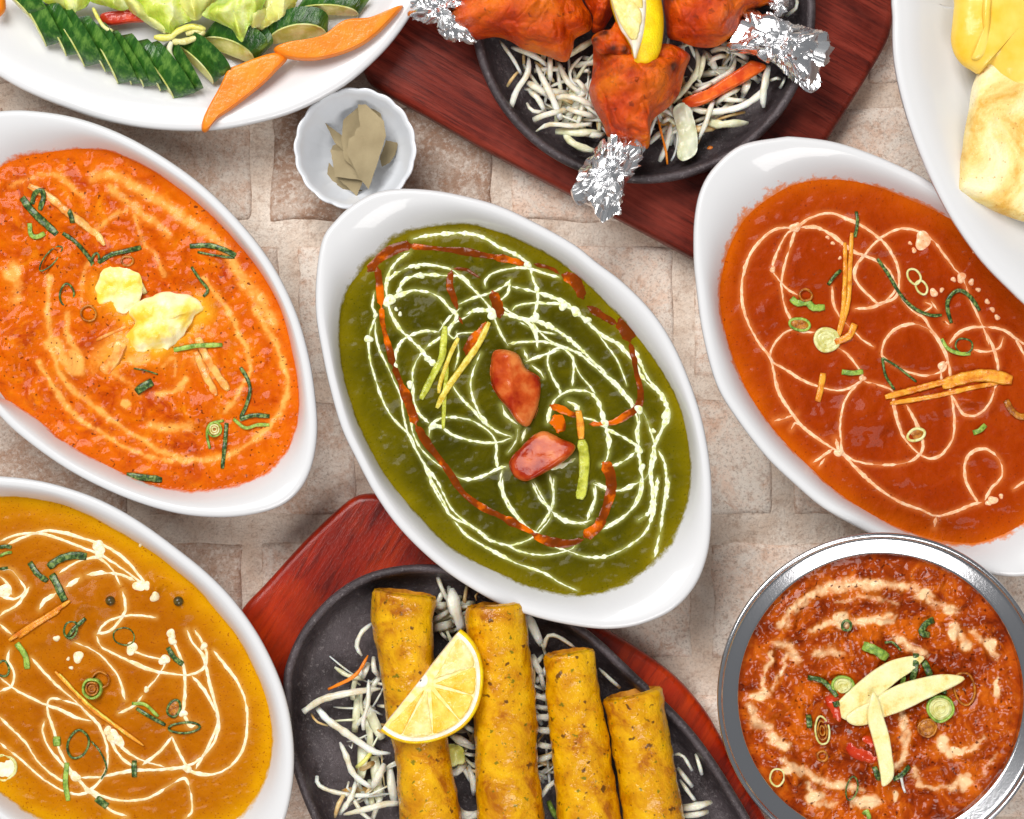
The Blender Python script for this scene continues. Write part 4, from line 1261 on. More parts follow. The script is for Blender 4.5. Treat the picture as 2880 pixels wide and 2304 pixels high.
hoop(SY, 'G', 470, 1062, 46, 46, 0, 20, SCAL_L, 'upright cut scallion stub in the middle of the brown curry', hgt=.003, inner=SCAL_B, fill=SCAL_B)
hoop(SY, 'G', 510, 1020, 40, 40, 0, 14, SCAL_B, 'brown sauced scallion ring behind the green stub', hgt=.0015)
hoop(SY, 'G', 879, 1166, 30, 42, 20, 16, SCAL_D, 'small dark oval scallion ring at right of the brown curry', fill=SCAL_B)
hoop(SY, 'G', 932, 1262, 74, 26, -4, 14, SCAL_D, 'flat wide scallion ring at lower right of the brown curry')
hoop(SY, 'G', 396, 1346, 50, 70, 15, 15, SCAL_D, 'large dark scallion ring at lower left of the brown curry')
hoop(SY, 'G', 16, 965, 30, 38, 0, 14, SCAL_D, 'dark scallion ring cut by the left edge of the photo')
hoop(SY, 'G', 20, 1465, 56, 62, 0, 20, SCAL_P, 'pale scallion slice with white core at the left edge of the photo', fill=CREAM)
gk = dict(name='ginger_strip', cat='ginger', group='ginger strips', th=.0009, lift=.0014, taper=(.6, .2))
strip(SY, 'G', [(50, 820), (150, 752), (250, 692), (365, 616)], 22, GING_O, 'upper yellow ginger stick at left of the brown curry', **gk)
strip(SY, 'G', [(100, 805), (200, 735), (310, 668)], 18, GING_O, 'lower yellow ginger stick at left of the brown curry', **gk)
strip(SY, 'G', [(280, 978), (370, 1070), (470, 1172), (600, 1262), (728, 1352)], 19, GING_O, 'long ginger thread across the middle of the brown curry', **gk)
strip(SY, 'G', [(300, 990), (420, 1118), (570, 1240), (690, 1330)], 15, GING_Y, 'thinner ginger thread beside the long one in the brown curry', **gk)
PEPPER = simple('peppercorn', [(.35, c(44, 34, 14)), (.6, c(92, 78, 30))], 500, rough=.4, coat=.5)
for (x, y, r, lb) in [(560, 620, 25, 'dark peppercorn in the open area of the brown curry'), (905, 622, 26, 'dark peppercorn in a pale swirl at the right of the brown curry')]:
    a = np.linspace(0, 2 * np.pi, 14, endpoint=False)
    p = W('G', np.stack([x + np.cos(a) * r, y + np.sin(a) * r], 1), ZS)
    zc = float(SY.z(p.mean(0)))
    blob('peppercorn', p, zc - .0004, .0024, PEPPER, nt=18, nr=7, thing=(lb, 'peppercorn', 'peppercorns'))

# ------------------------------------------------------------------ steel bowl, lower right
STEEL = Mat('polished_steel', rough=.17, metal=1.0, aniso=.0)
tg = STEEL.N.new('ShaderNodeTangent')
tg.direction_type = 'RADIAL'
tg.axis = 'Z'
STEEL.L(tg.outputs[0], STEEL.b.inputs['Tangent'])
STEEL.base((.62, .62, .64))
STEEL.bumpit(STEEL.noise(900, 2), .00003)
STEEL = STEEL.done()
ZB = .052
cB = W('I', [(1441, 1112)], ZB)[0]
RB = WL('I', 835) * (H - ZB) / H
RI_ = WL('I', 714) * (H - .047) / H
n = 160
a = np.linspace(0, 2 * np.pi, n, endpoint=False)
cir = np.stack([np.cos(a), np.sin(a)], 1)
cI = W('I', [(1428, 1105)], .047)[0]


def ring_at(r, z):
    return with_z(cB + cir * r, z)


rings = [ring_at(RB * s, z) for s, z in ((.40, .001), (.45, 0), (.50, .001), (.62, .008), (.73, .018), (.81, .028), (.855, .036), (.87, .043), (.875, .045))]
rings += [ring_at(RB - .006, .0458), ring_at(RB - .0022, .0490)]
bowl = root('steel_bowl', (cB[0], cB[1], 0), 'round stainless steel bowl with a wide rim at the lower right', 'bowl')
bead = [ring_at(RB - .0011 + .0011 * math.cos(t), ZB - .0011 + .0011 * math.sin(t)) for t in np.linspace(-1.6, 3.6, 11)]
rings += bead
rings += [ring_at(RB - .0024, ZB - .0018), ring_at(RB - .0029, ZB - .0024)] + [ring_at(RB - .0034 - (RB - .0034 - RI_ - .0008) * t_, ZB - .0026 - .0019 * t_) for t_ in np.linspace(0, 1, 8)] + [ring_at(RI_ + .0006, ZB - .0048), ring_at(RI_ + .0003, ZB - .0062), ring_at(RI_ + .0001, ZB - .0074)]
rings += [ring_at(RI_ - .0003, .041), ring_at(RI_ - .004, .033), ring_at(RI_ * .8, .02), ring_at(RI_ * .4, .01)]
v, f = loft(rings)
v, f, _ = clean(v, f)
mk('bowl_wall', v, f, STEEL, parent=bowl)
ZC = .0435
Bs = with_z(cB + cir * (RI_ + .0004), 0)[:, :2]


def hf_steel(X, Y):
    n1 = fbm(X * 62, Y * 62, 4.0, 4, .55)
    n2 = fbm(X * 160 + 3, Y * 160, 8.0, 3, .6)
    return .0030 * n1 + .0008 * np.abs(n2) + .0003 * perlin(X * 700, Y * 700, 1.0)


s_cream = [(20, [(920, 750), (1000, 650), (1100, 585), (1250, 545), (1400, 540), (1560, 550)], .85), (26, [(1270, 540), (1340, 545)], .9),
           (16, [(1080, 780), (1160, 740), (1260, 730), (1340, 735), (1480, 700)], .8), (12, [(830, 1080), (845, 980), (875, 890)], .85), (12, [(880, 1060), (930, 980), (960, 900)], .7),
           (18, [(1530, 1180), (1560, 1290), (1545, 1400), (1500, 1470)], .8), (18, [(950, 1440), (1060, 1500), (1180, 1550), (1330, 1570)], .8), (18, [(1600, 560), (1700, 640), (1820, 680)], .7),
           (22, [(770, 1160), (800, 1240), (870, 1270)], .75), (22, [(900, 830), (960, 870), (1010, 930)], .7), (20, [(1500, 800), (1580, 860), (1640, 890)], .8), (26, [(1100, 880), (1220, 890)], .7),
           (18, [(1740, 1340), (1780, 1390), (1860, 1380), (1940, 1320)], .8), (22, [(1800, 760), (1860, 850)], .7), (16, [(1900, 780), (1980, 850), (2020, 900)], .7), (14, [(1600, 1480), (1650, 1560), (1780, 1560), (1870, 1500)], .7),
           (20, [(880, 1310), (940, 1350)], .8), (14, [(1060, 1560), (1100, 1640), (1200, 1660)], .8), (20, [(1300, 1640), (1420, 1640)], .8), (16, [(1950, 1500), (2010, 1400)], .5), (14, [(1200, 640), (1350, 600), (1500, 640)], .5)]
DARK = sauce('masala_sauce', [(.34, c(96, 26, 0)), (.45, c(136, 46, 0)), (.56, c(166, 66, 4)), (.68, c(198, 98, 16))], 62, c(240, 200, 152), c(140, 48, 8), rough=.22,
             cream_soft=True, bumps=((.0004, 220), (.00012, 900)), speck=(420, .66, .71, c(80, 20, 0)), patch=(38, .53, .62, c(196, 92, 8)), halo=c(208, 116, 30), coat=1.1, dist=1.2, coatbump=(.0004, 120))
SB = Sauce('masala_curry', 'chunky dark red curry with streaks of cream in the steel bowl', Bs, ZC, DARK, hf_steel,
           lumps=[(1330, 1360, 130, 90, .004), (1180, 1160, 60, 60, .003), (1450, 620, 120, 60, .002), (1000, 1510, 110, 70, .003), (860, 1190, 90, 60, .003), (1900, 1290, 100, 60, .002), (1380, 1150, 200, 120, .0025)],
           cr='I', cream=[(a_ * 1.25, b_, min(1, c_ * 1.15)) for a_, b_, c_ in s_cream], edge_w=.0012, edge_amp=.4, cream_break=.3, warp=.0022,
           blots=[(1240, 720, 36, 44), (1400, 720, 95, 22), (1650, 592, 40, 24), (1770, 672, 26, 26), (1795, 790, 26, 28), (1860, 850, 30, 26), (1990, 850, 28, 36), (820, 1100, 52, 26), (1190, 1600, 0.1, .1), (1100, 1610, 48, 30), (1370, 1640, 60, 34),
                  (930, 1345, 32, 24), (1742, 1340, 26, 34), (1820, 1372, 60, 18), (2020, 1060, 14, 50), (800, 1500, 20, 20), (1500, 1610, 20, 26), (950, 1460, 30, 22), (1860, 1540, 36, 40)])
TOMC = simple('cooked_tomato', [(.35, c(180, 36, 12)), (.6, c(208, 70, 26))], 90, rough=.2, coat=.6, sss=.15, bump=.0004, bscale=400)
blob('tomato_piece', W('I', [(1250, 1330), (1330, 1290), (1420, 1320), (1440, 1400), (1400, 1445), (1320, 1430), (1260, 1390)], ZC), ZC + .001, .004, TOMC, disp=noise_disp(.0012, .01),
     thing=('cooked red tomato piece below left of the pale ginger in the steel bowl', 'tomato', 'tomato chunks'), p=3)
blob('tomato_piece', W('I', [(1150, 1110), (1205, 1100), (1230, 1160), (1230, 1240), (1190, 1230), (1160, 1180)], ZC), ZC + .001, .0035, TOMC, disp=noise_disp(.001, .01),
     thing=('small red tomato piece tucked beside the pale ginger tips in the steel bowl', 'tomato', 'tomato chunks'), p=3)
for (pts, w, m_, lb, cat) in [
    ([(1338, 845), (1400, 868), (1462, 908)], 46, SCAL_L, 'wide bright green scallion leaf above the pale ginger', 'scallion'),
    ([(1450, 832), (1490, 830), (1530, 870)], 12, SCAL_D, 'thin scallion loop right of the bright leaf in the steel bowl', 'scallion'),
    ([(1548, 978), (1540, 1045)], 26, SCAL_L, 'left one of three green strips behind the pale ginger', 'scallion'),
    ([(1605, 885), (1600, 960), (1590, 1025)], 30, SCAL_D, 'middle one of three green strips behind the pale ginger', 'scallion'),
    ([(1645, 925), (1662, 960), (1680, 1005)], 34, SCAL_D, 'right one of three green strips behind the pale ginger', 'scallion'),
    ([(1062, 1008), (1110, 1015), (1150, 1035), (1190, 1080), (1205, 1100)], 24, SCAL_D, 'dark scallion strip leading to the ringed slice in the steel bowl', 'scallion'),
    ([(1180, 1142), (1215, 1132)], 30, SCAL_D, 'small green scallion chip touching the ginger from the left', 'scallion'),
    ([(1064, 1195), (1066, 1258)], 28, SCAL_D, 'short dark scallion bit at left in the steel bowl', 'scallion'),
    ([(1395, 1455), (1410, 1500), (1425, 1520)], 28, SCAL_D, 'green scallion chip left of the lower ginger tip', 'scallion'),
    ([(1490, 1522), (1530, 1500), (1575, 1455)], 24, SCAL_D, 'green scallion strip right of the lower ginger tip', 'scallion'),
    ([(1525, 1490), (1540, 1550), (1555, 1590)], 14, SPROUT, 'short white thread hanging by the lower ginger tip', 'scallion'),
    ([(1702, 718), (1660, 735), (1632, 780), (1680, 795)], 32, SCAL_D, 'curled green scallion leaf at upper right in the steel bowl', 'scallion'),
    ([(1345, 1700), (1360, 1680), (1372, 1722)], 22, SCAL_L, 'green scallion bit at the bottom edge in the steel bowl', 'scallion'),
    ([(1740, 1075), (1760, 1085)], 20, SCAL_D, 'tiny green scallion bit right of the upper ginger', 'scallion')]:
    strip(SB, 'I', pts, w, m_, lb, lift=.0016, th=.0006, wave=.001)
hoop(SB, 'I', 1240, 1050, 50, 46, 0, 17, SCAL_L, 'ringed green scallion slice left of the pale ginger', inner=SCAL_P, fill=SCAL_P, lift=.002, hgt=.0012)
hoop(SB, 'I', 1730, 1163, 60, 62, 0, 18, SCAL_L, 'large pale green scallion slice right of the ginger', inner=SCAL_P, fill=SCAL_P, lift=.002, hgt=.0012)
hoop(SB, 'I', 1852, 1062, 52, 78, -10, 14, SCAL_B, 'big orange tinted scallion ring at the right tip of the ginger', lift=.0016, hgt=.001)
hoop(SB, 'I', 1665, 1262, 44, 42, 0, 13, SCAL_B, 'faded scallion ring under the large pale slice', lift=.0014, fill=SCAL_B)
hoop(SB, 'I', 1131, 1272, 34, 68, -8, 12, SCAL_P, 'tall oval yellow scallion ring at left of the steel bowl', lift=.0016, inner=SCAL_B)
hoop(SB, 'I', 1283, 1566, 26, 58, 12, 10, SCAL_D, 'tall thin dark scallion ring low in the steel bowl', lift=.0016)
hoop(SB, 'I', 1256, 745, 22, 24, 0, 16, SCAL_D, 'tiny green scallion ring on cream in the steel bowl', lift=.0016)
hoop(SB, 'I', 905, 1508, 34, 42, 0, 12, SCAL_P, 'pale yellow scallion ring at the lower left wall of the steel bowl', lift=.0016)
hoop(SB, 'I', 1135, 1405, 24, 24, 0, 14, SCAL_B, 'small orange scallion ring below the tall oval one', lift=.0014)
GP = dict(nt=80, p=16, q=1.3)
for z0, pts, lb in [
    (.0462, [(1206, 1170), (1215, 1130), (1290, 1060), (1390, 980), (1480, 925), (1580, 903), (1655, 908), (1600, 970), (1530, 1020), (1450, 1090), (1370, 1170), (1290, 1225), (1235, 1215)], 'upper pale ginger slice pointing to the upper right in the steel bowl'),
    (.0475, [(1255, 1215), (1300, 1170), (1380, 1130), (1480, 1065), (1600, 1020), (1750, 992), (1858, 1010), (1790, 1060), (1680, 1110), (1560, 1170), (1440, 1215), (1360, 1248), (1290, 1250)], 'longer pale ginger slice pointing right in the steel bowl'),
    (.0498, [(1385, 1090), (1412, 1100), (1445, 1200), (1470, 1290), (1490, 1400), (1498, 1510), (1440, 1562), (1428, 1500), (1412, 1400), (1385, 1300), (1365, 1200)], 'pale ginger slice hanging downwards over the other two')]:
    blob('ginger_slice', W('I', pts, z0), z0, .0010, GING_W, disp=noise_disp(.0006, .012, 2), thing=(lb, 'ginger', 'pale ginger slices'), **GP)


# ================================================================== plates
def plate(label, cont, cr, zr, well, name='dinner_plate', depth=.012, base=.72, foot=.0):
    A0 = smooth(W(cr, cont, zr), n=400, closed=True)
    n = 240
    cen = A0.mean(0)
    A = by_angle(A0, cen, n)
    rings = []
    for s_, z in ((.40, foot + .002), (base - .10, foot), (base - .06, foot), (base, foot + .25 * (zr - foot)), (.90, foot + .62 * (zr - foot)), (.97, zr - .004)):
        rings.append(with_z(cen + (A - cen) * s_, z))
    for d, z in ((.0, zr - .0022), (.0004, zr - .0008), (.0014, zr - .0001), (.003, zr)):
        rings.append(with_z(inset(A, d), z))
    for t in np.linspace(0, 1, 22):
        e = t * t * (3 - 2 * t)
        d = .0042 + well * t
        rings.append(with_z(inset(A, d) if d < .03 else cen + (inset(A, .03) - cen) * (1 - (d - .03) / .12), zr - .0003 - (depth - .0003) * (.25 * t + .75 * e)))
    last = rings[-1][:, :2]
    for s_ in (.85, .6, .3):
        rings.append(with_z(cen + (last - cen) * s_, zr - depth - .0004))
    v, f = loft(rings)
    v, f, _ = clean(v, f)
    return mk(name, v, f, WHITE, thing=(label, 'plate'))


SP = [(0, 162), (60, 195), (130, 224), (220, 254), (320, 271), (430, 275), (520, 263), (620, 235), (720, 183), (790, 125), (840, 68), (882, 0), (905, -60), (900, -150), (860, -250), (760, -350), (600, -420), (400, -440), (200, -400), (30, -310), (-90, -190), (-130, -60), (-110, 50), (-60, 118)]
plate('large white oval plate with salad at the upper left corner', SP, 'V', .034, .026, depth=.010)
RP = [(1886, -40), (1880, 40), (1883, 130), (1905, 230), (1942, 335), (1992, 440), (2055, 535), (2120, 605), (2190, 665), (2300, 715), (2420, 720), (2560, 650), (2700, 470), (2750, 230), (2710, -50), (2560, -300), (2330, -400), (2130, -360), (1970, -220)]
plate('large white plate of cheese bread at the upper right corner', RP, 'V', .058, .028, depth=.013, base=.70)

# ------------------------------------------------------------------ salad
ZPL = .026


def fleshmat():
    m = Mat('cucumber_flesh', rough=.3, sss=.25, sssr=.003, coat=.4)
    m.base(m.ramp(m.noise(170, 4), [(.36, c(190, 192, 92)), (.6, c(226, 224, 158))]))
    return m.done()


def skinmat():
    m = Mat('cucumber_skin', rough=.25, coat=.5, coatr=.12)
    m.map(math.radians(25), (1, .18, 1))
    m.base(m.ramp(m.noise(230, 5, .7), [(.32, c(20, 56, 14)), (.5, c(44, 92, 28)), (.66, c(98, 138, 56))]))
    m.bumpit(m.noise(420, 4, .6, off=2), .0006)
    return m.done()


CFL, CSK = fleshmat(), skinmat()
cuke_lab = iter(['first cucumber slice of the row, cut by the left edge side of the plate', 'second cucumber slice from the left in the row', 'third cucumber slice from the left in the row', 'fourth cucumber slice from the left in the row',
                 'fifth cucumber slice from the left in the row', 'sixth cucumber slice from the left in the row', 'seventh cucumber slice from the left in the row', 'eighth cucumber slice from the left in the row',
                 'ninth cucumber slice from the left in the row', 'wide cucumber slice under the white cabbage tail', 'narrow cucumber slice right of the wide one', 'cucumber slice showing pale flesh, left of the carrot tip',
                 'thick cucumber slice with pale flesh below the big lettuce leaf', 'dark cucumber slice just above the meeting carrots', 'thick ridged cucumber slice lying on the long carrot', 'topmost cucumber slice at the right of the lettuce'])


def cuke(a, b, d, z0=.028, hgt=.0075, face=.2, lean=.0035):
    """half-moon slice: chord a-b, skin arching over it, thickness along d (crop A px)"""
    pa, pb, pd = W('A', [a], z0)[0], W('A', [b], z0)[0], np.array([d[0], -d[1]]) * CR['A'][2] * S
    rc = random.Random(int(a[0] * 7 + b[1]))
    z0 += rc.uniform(0, .0012)
    hgt *= rc.uniform(.85, 1.15)
    m = (pa + pb) / 2 + np.array([rc.uniform(-.0006, .0006), rc.uniform(-.0006, .0006)])
    ch = (pb - pa) / 2 * rc.uniform(.95, 1.05)
    lean += rc.uniform(-.001, .0015)
    ph = np.linspace(0, np.pi, 15)
    wob = 1 + .03 * np.sin(ph * 9 + a[0])

    def arch(off, zoff, s_=1.0):
        q = m + np.cos(ph)[:, None] * ch * s_ + off + pd * face * np.sin(ph)[:, None]
        return with_z(q, z0 + zoff + np.sin(ph) * hgt * s_ * wob)
    r = root('cucumber_slice', (m[0], m[1], z0 - .001), next(cuke_lab), 'cucumber', 'cucumber slices on the salad plate')
    e = [arch(-pd * .03, .0002, .96), arch(0 * pd, .0003), arch(pd * .5, lean * .5), arch(pd * 1.0, lean)]
    v = np.concatenate(e)
    f = grid_faces(4, 15, closed=False)
    mk('skin', v, f, CSK, parent=r)
    fr = arch(-pd * .02, .0001, .965)
    ev, ef = tube_geo(arch(-pd * .01, .00045, .985), .0004, .0003, ns=6)
    mk('cut_edge', ev, ef, CFL, parent=r)
    bk = arch(pd * .99, lean, .96)
    k = len(fr)
    vv = np.concatenate([fr, bk])
    ff = [list(range(k)), list(range(2 * k - 1, k - 1, -1)), [0, k, 2 * k - 1, k - 1]]
    mk('flesh', vv, ff, CFL, parent=r, flat=True)
    return r


for (a_, b_, d_) in [((48, -10), (175, 120), (85, -25)), ((110, 0), (240, 232), (90, -20)), ((180, 20), (340, 298), (100, -15)), ((262, 60), (435, 342), (100, -15)), ((345, 105), (525, 367), (100, -10)),
                     ((430, 140), (590, 422), (100, -10)), ((500, 165), (660, 425), (90, -8)), ((570, 185), (725, 443), (95, -10)), ((640, 212), (812, 462), (100, -15))]:
    cuke(a_, b_, d_)
cuke((690, 240), (880, 496), (110, -28), hgt=.008)
cuke((820, 222), (975, 478), (66, -22), hgt=.007)
cuke((888, 238), (1088, 432), (95, -55), hgt=.006, lean=.006, face=.28)
cuke((1000, 215), (1275, 324), (70, -80), hgt=.006, lean=.003, face=.62)
cuke((1190, 180), (1290, 320), (90, -85), hgt=.005, lean=.003)
cuke((1338, 228), (1662, 186), (10, -82), hgt=.006, lean=.003, face=.85)
cuke((1490, 62), (1810, 78), (60, -80), hgt=.006, lean=.003, face=.45)


def sheet(name, cr, cont, z0, mat, label, cat, amp=.0055, freq=48, seed=0.0, hgt=.006, nt=90, nr=26, th=.0006, cen=None, fold=1.0, group=None, parent=None):
    """a thin crinkled leaf"""
    cc = smooth(W(cr, cont, z0), n=nt, closed=True)
    c0 = cc.mean(0) if cen is None else W(cr, [cen], z0)[0]
    rr = np.linspace(.02, 1, nr)
    top = []
    for r_ in rr:
        q = c0 + (cc - c0) * r_
        top.append(q)
    Q = np.stack(top)
    R = np.repeat(rr[:, None], nt, 1)
    wx, wy = Q[..., 0] * freq + seed, Q[..., 1] * freq - seed
    n1 = 1 - np.abs(fbm(wx, wy * .6, seed, 3, .55)) * 2
    Z = z0 + hgt * (1 - R ** 2) + amp * fold * (n1 - .4) * (.4 + .6 * R) + amp * .3 * perlin(wx * 3, wy * 3, 2.0)
    edge = .0018 * perlin(Q[..., 0] * 900, Q[..., 1] * 900, seed) * (R > .93)
    Z = Z + edge
    T = np.concatenate([Q, Z[..., None]], -1)
    Bm = T.copy()
    Bm[..., 2] -= th
    v = np.concatenate([T.reshape(-1, 3), Bm.reshape(-1, 3)])
    f1 = grid_faces(nr, nt)
    f2 = grid_faces(nr, nt, off=nr * nt)[:, ::-1]
    j = np.arange(nt)
    a_ = (nr - 1) * nt
    rim = np.stack([a_ + j, a_ + (j + 1) % nt, nr * nt + a_ + (j + 1) % nt, nr * nt + a_ + j], 1)[:, ::-1]
    cap = np.array([[0, 0, 0, 0]])[:0]
    att = np.concatenate([R.ravel(), R.ravel()])
    f = np.concatenate([f1, f2, rim])
    o = mk(name, v, f, mat, attrs={'rimness': att}, thing=None if parent else (label, cat, group), parent=parent)
    return o


def leafmat():
    m = Mat('lettuce_leaf', rough=.35, sss=.35, sssr=.003, coat=.3)
    m.base(m.ramp(m.noise(48, 5, .6, .6), [(.36, c(156, 182, 44)), (.46, c(204, 216, 90)), (.56, c(234, 236, 160)), (.66, c(244, 244, 208))]))
    m.mix(m.ramp(m.attr('rimness'), [(.7, 0.0), (1.0, .65)]), c(150, 188, 64))
    m.bumpit(m.noise(170, 4, .6, off=2), .0012)
    return m.done()


LET = leafmat()
LY = simple('lettuce_yellow', [(.36, c(214, 208, 84)), (.6, c(240, 236, 160))], 60, rough=.35, sss=.35, coat=.3, bump=.001, bscale=160)
gl = 'lettuce leaves on the salad plate'
sheet('lettuce_leaf', 'A', [(470, -60), (700, -60), (690, 20), (610, 55), (530, 30), (460, 10)], .033, LET, 'small lettuce leaf at the top edge, left of centre', 'lettuce', seed=1.0, group=gl)
sheet('lettuce_leaf', 'A', [(190, -60), (470, -60), (445, 25), (400, 60), (345, 92), (330, 60), (290, 35), (220, 10)], .034, LET, 'leftmost lettuce leaf with a green pointed tip', 'lettuce', seed=2.0, group=gl)
sheet('lettuce_leaf', 'A', [(560, -60), (640, -40), (720, 20), (800, 100), (880, 175), (845, 178), (780, 145), (700, 90), (640, 40)], .033, LY, 'long narrow yellow lettuce leaf', 'lettuce', seed=3.0, group=gl)
sheet('lettuce_leaf', 'A', [(1290, -60), (1500, -60), (1495, 20), (1450, 75), (1370, 130), (1300, 165), (1262, 150), (1270, 90)], .034, LY, 'pale lettuce leaf behind the ridged cucumber slice', 'lettuce', seed=4.0, group=gl)
sheet('lettuce_leaf', 'A', [(690, -60), (930, -60), (1020, 50), (980, 100), (905, 130), (868, 172), (800, 140), (730, 90), (690, 30)], .036, LET, 'wide lettuce leaf in the middle above the red pepper', 'lettuce', seed=5.0, group=gl)
sheet('lettuce_leaf', 'A', [(880, -60), (1100, -60), (1100, 10), (1040, 60), (990, 110), (930, 60), (900, 0)], .0385, LY, 'yellow lettuce leaf behind the big pointed leaf', 'lettuce', seed=6.0, group=gl)
sheet('lettuce_leaf', 'A', [(1020, 75), (1080, 20), (1180, -20), (1340, -60), (1330, 40), (1290, 110), (1262, 135), (1245, 175), (1228, 218), (1200, 195), (1172, 150), (1100, 115)], .040, LET, 'big pale lettuce leaf with a pointed tip over the cucumber', 'lettuce', seed=7.5, group=gl,
      cen=(1190, 70), hgt=.008)
sheet('lettuce_leaf', 'A', [(1240, 60), (1330, 20), (1345, 90), (1300, 135), (1262, 130)], .041, LY, 'small folded lettuce piece right of the big pointed leaf', 'lettuce', seed=8.5, group=gl)
for pts, w, m_, lb in [([(778, 188), (850, 190), (905, 155), (970, 135), (1040, 148)], 34, LY, 'upper yellow curl of shredded cabbage under the lettuce'),
                       ([(870, 212), (930, 210), (990, 190), (1035, 158)], 34, SCAL_P, 'lower green curl of shredded cabbage under the lettuce'),
                       ([(868, 212), (856, 250), (872, 300), (900, 346)], 26, CABB, 'white cabbage tail hanging over the cucumber row'),
                       ([(470, 40), (500, 100), (530, 140), (570, 158)], 20, LY, 'thin yellow cabbage shred left of the red pepper'),
                       ([(940, 172), (990, 160), (1030, 170)], 24, SCAL_P, 'short green curl between the two cabbage curls')]:
    strip(.0375, 'A', pts, w, m_, lb, name='cabbage_shred', cat='cabbage', group='cabbage shreds in the salad', th=.0012, lift=0, taper=(.3, .3), tw=.12)
REDP = simple('red_pepper', [(.36, c(176, 34, 14)), (.6, c(214, 74, 36))], 160, rough=.3, coat=.5, bump=.0004, bscale=260)
blob('pepper_strip', W('A', [(508, 68), (600, 50), (700, 42), (742, 60), (742, 105), (660, 115), (560, 128), (515, 110)], .03), .0285, .0025, REDP, p=8, q=1.6, thing=('red pepper strip lying on the white plate under the lettuce', 'pepper'))
cd = noise_disp(.00028, .012, 2)
CARM = CARROT
blob('carrot_stick', W('A', [(1148, 350), (1200, 325), (1380, 262), (1450, 288), (1400, 350), (1320, 430), (1180, 540), (1095, 600), (1042, 664), (1015, 655), (1022, 600), (1060, 520), (1110, 430)], .036), .033, .0042, CARM, p=26, q=1.25, disp=cd, nt=110,
     thing=('lower orange carrot slice reaching over the plate rim', 'carrot', 'carrot slices on the salad plate'))
blob('carrot_stick', W('A', [(1380, 240), (1440, 215), (1620, 180), (1740, 98), (1880, 80), (2028, 22), (2012, 60), (1905, 170), (1780, 250), (1600, 300), (1450, 292), (1392, 264)], .038), .0345, .0045, CARM, p=26, q=1.25, disp=cd, nt=110,
     thing=('upper orange carrot slice pointing to the upper right', 'carrot', 'carrot slices on the salad plate'))
blob('carrot_stick', W('A', [(-40, -40), (10, -30), (22, 20), (12, 60), (-30, 80)], .036), .033, .004, CARM, thing=('carrot tip showing at the very top left corner of the photo', 'carrot', 'carrot slices on the salad plate'))

# ------------------------------------------------------------------ small fluted bowl with bay leaves
ZF = .027
nb = 288
a = np.linspace(0, 2 * np.pi, nb, endpoint=False)
cF_ = W('A', [(1795, 752)], ZF)[0]
RF = WL('A', 309) * (H - ZF) / H


def flute(r, z, amp):
    k = 1 + amp * .38 * (np.abs(np.cos(a * 9 + .4)) ** 1.2 - .6)
    return with_z(cF_ + np.stack([np.cos(a), np.sin(a)], 1) * (RF * r * k)[:, None], z + amp * .02 * (np.abs(np.cos(a * 9 + .4)) - .5))


rings = [flute(.4, .0, 0), flute(.5, .0, 0), flute(.56, .003, .01), flute(.72, .012, .03), flute(.9, .021, .045), flute(.985, ZF - .001, .05), flute(1.0, ZF, .05), flute(.985, ZF + .0007, .05), flute(.95, ZF + .0002, .05),
         flute(.9, ZF - .003, .05), flute(.84, ZF - .0075, .05), flute(.76, ZF - .0125, .045), flute(.66, ZF - .0175, .035), flute(.54, ZF - .021, .02), flute(.4, ZF - .0232, .005), flute(.2, ZF - .024, 0)]
v, f = loft(rings)
v, f, _ = clean(v, f)
BOWLM = Mat('blueish_porcelain', rough=.14, coat=.4, coatr=.05)
BOWLM.base(c(228, 231, 236))
mk('fluted_bowl', v, f, BOWLM.done(), thing=('small fluted white bowl holding bay leaves above the green curry', 'bowl'))


def bay(pts, z0, lb, tx=0.0, ty=0.0):
    p = W('A', pts, z0 + .001)
    n = len(p)
    cc = p.mean(0)
    zz = z0 + (p[:, 0] - cc[0]) * tx + (p[:, 1] - cc[1]) * ty
    # densify the torn outline
    q = []
    for i in range(n):
        a_, b_ = np.append(p[i], zz[i]), np.append(p[(i + 1) % n], zz[(i + 1) % n])
        for t in np.linspace(0, 1, 7, endpoint=False):
            w_ = a_ + (b_ - a_) * t
            if t > 0:
                w_[:2] += .00025 * np.array([perlin(w_[0] * 900, w_[1] * 900, 1.0), perlin(w_[0] * 900, w_[1] * 900, 5.0)])
            q.append(w_)
    q = np.array(q)
    c3 = q.mean(0)
    R = [c3 + (q - c3) * s_ for s_ in (1, .8, .5, .2)]
    for r_ in R:
        r_[:, 2] += .0004 * perlin(r_[:, 0] * 110, r_[:, 1] * 110, z0 * 900)
    top = np.concatenate(R)
    m_ = len(q)
    low = top.copy()
    low[:, 2] -= .0004
    v = np.concatenate([top, low])
    f = np.concatenate([grid_faces(4, m_), grid_faces(4, m_, off=4 * m_)[:, ::-1]])
    j = np.arange(m_)
    f = np.concatenate([f, np.stack([j, 4 * m_ + j, 4 * m_ + (j + 1) % m_, (j + 1) % m_], 1)])
    f = f.tolist() + [list(range(3 * m_, 4 * m_))]
    mk('bay_leaf_piece', v, f, BAY, flat=True, thing=(lb, 'bay leaf', 'bay leaf pieces in the fluted bowl'))


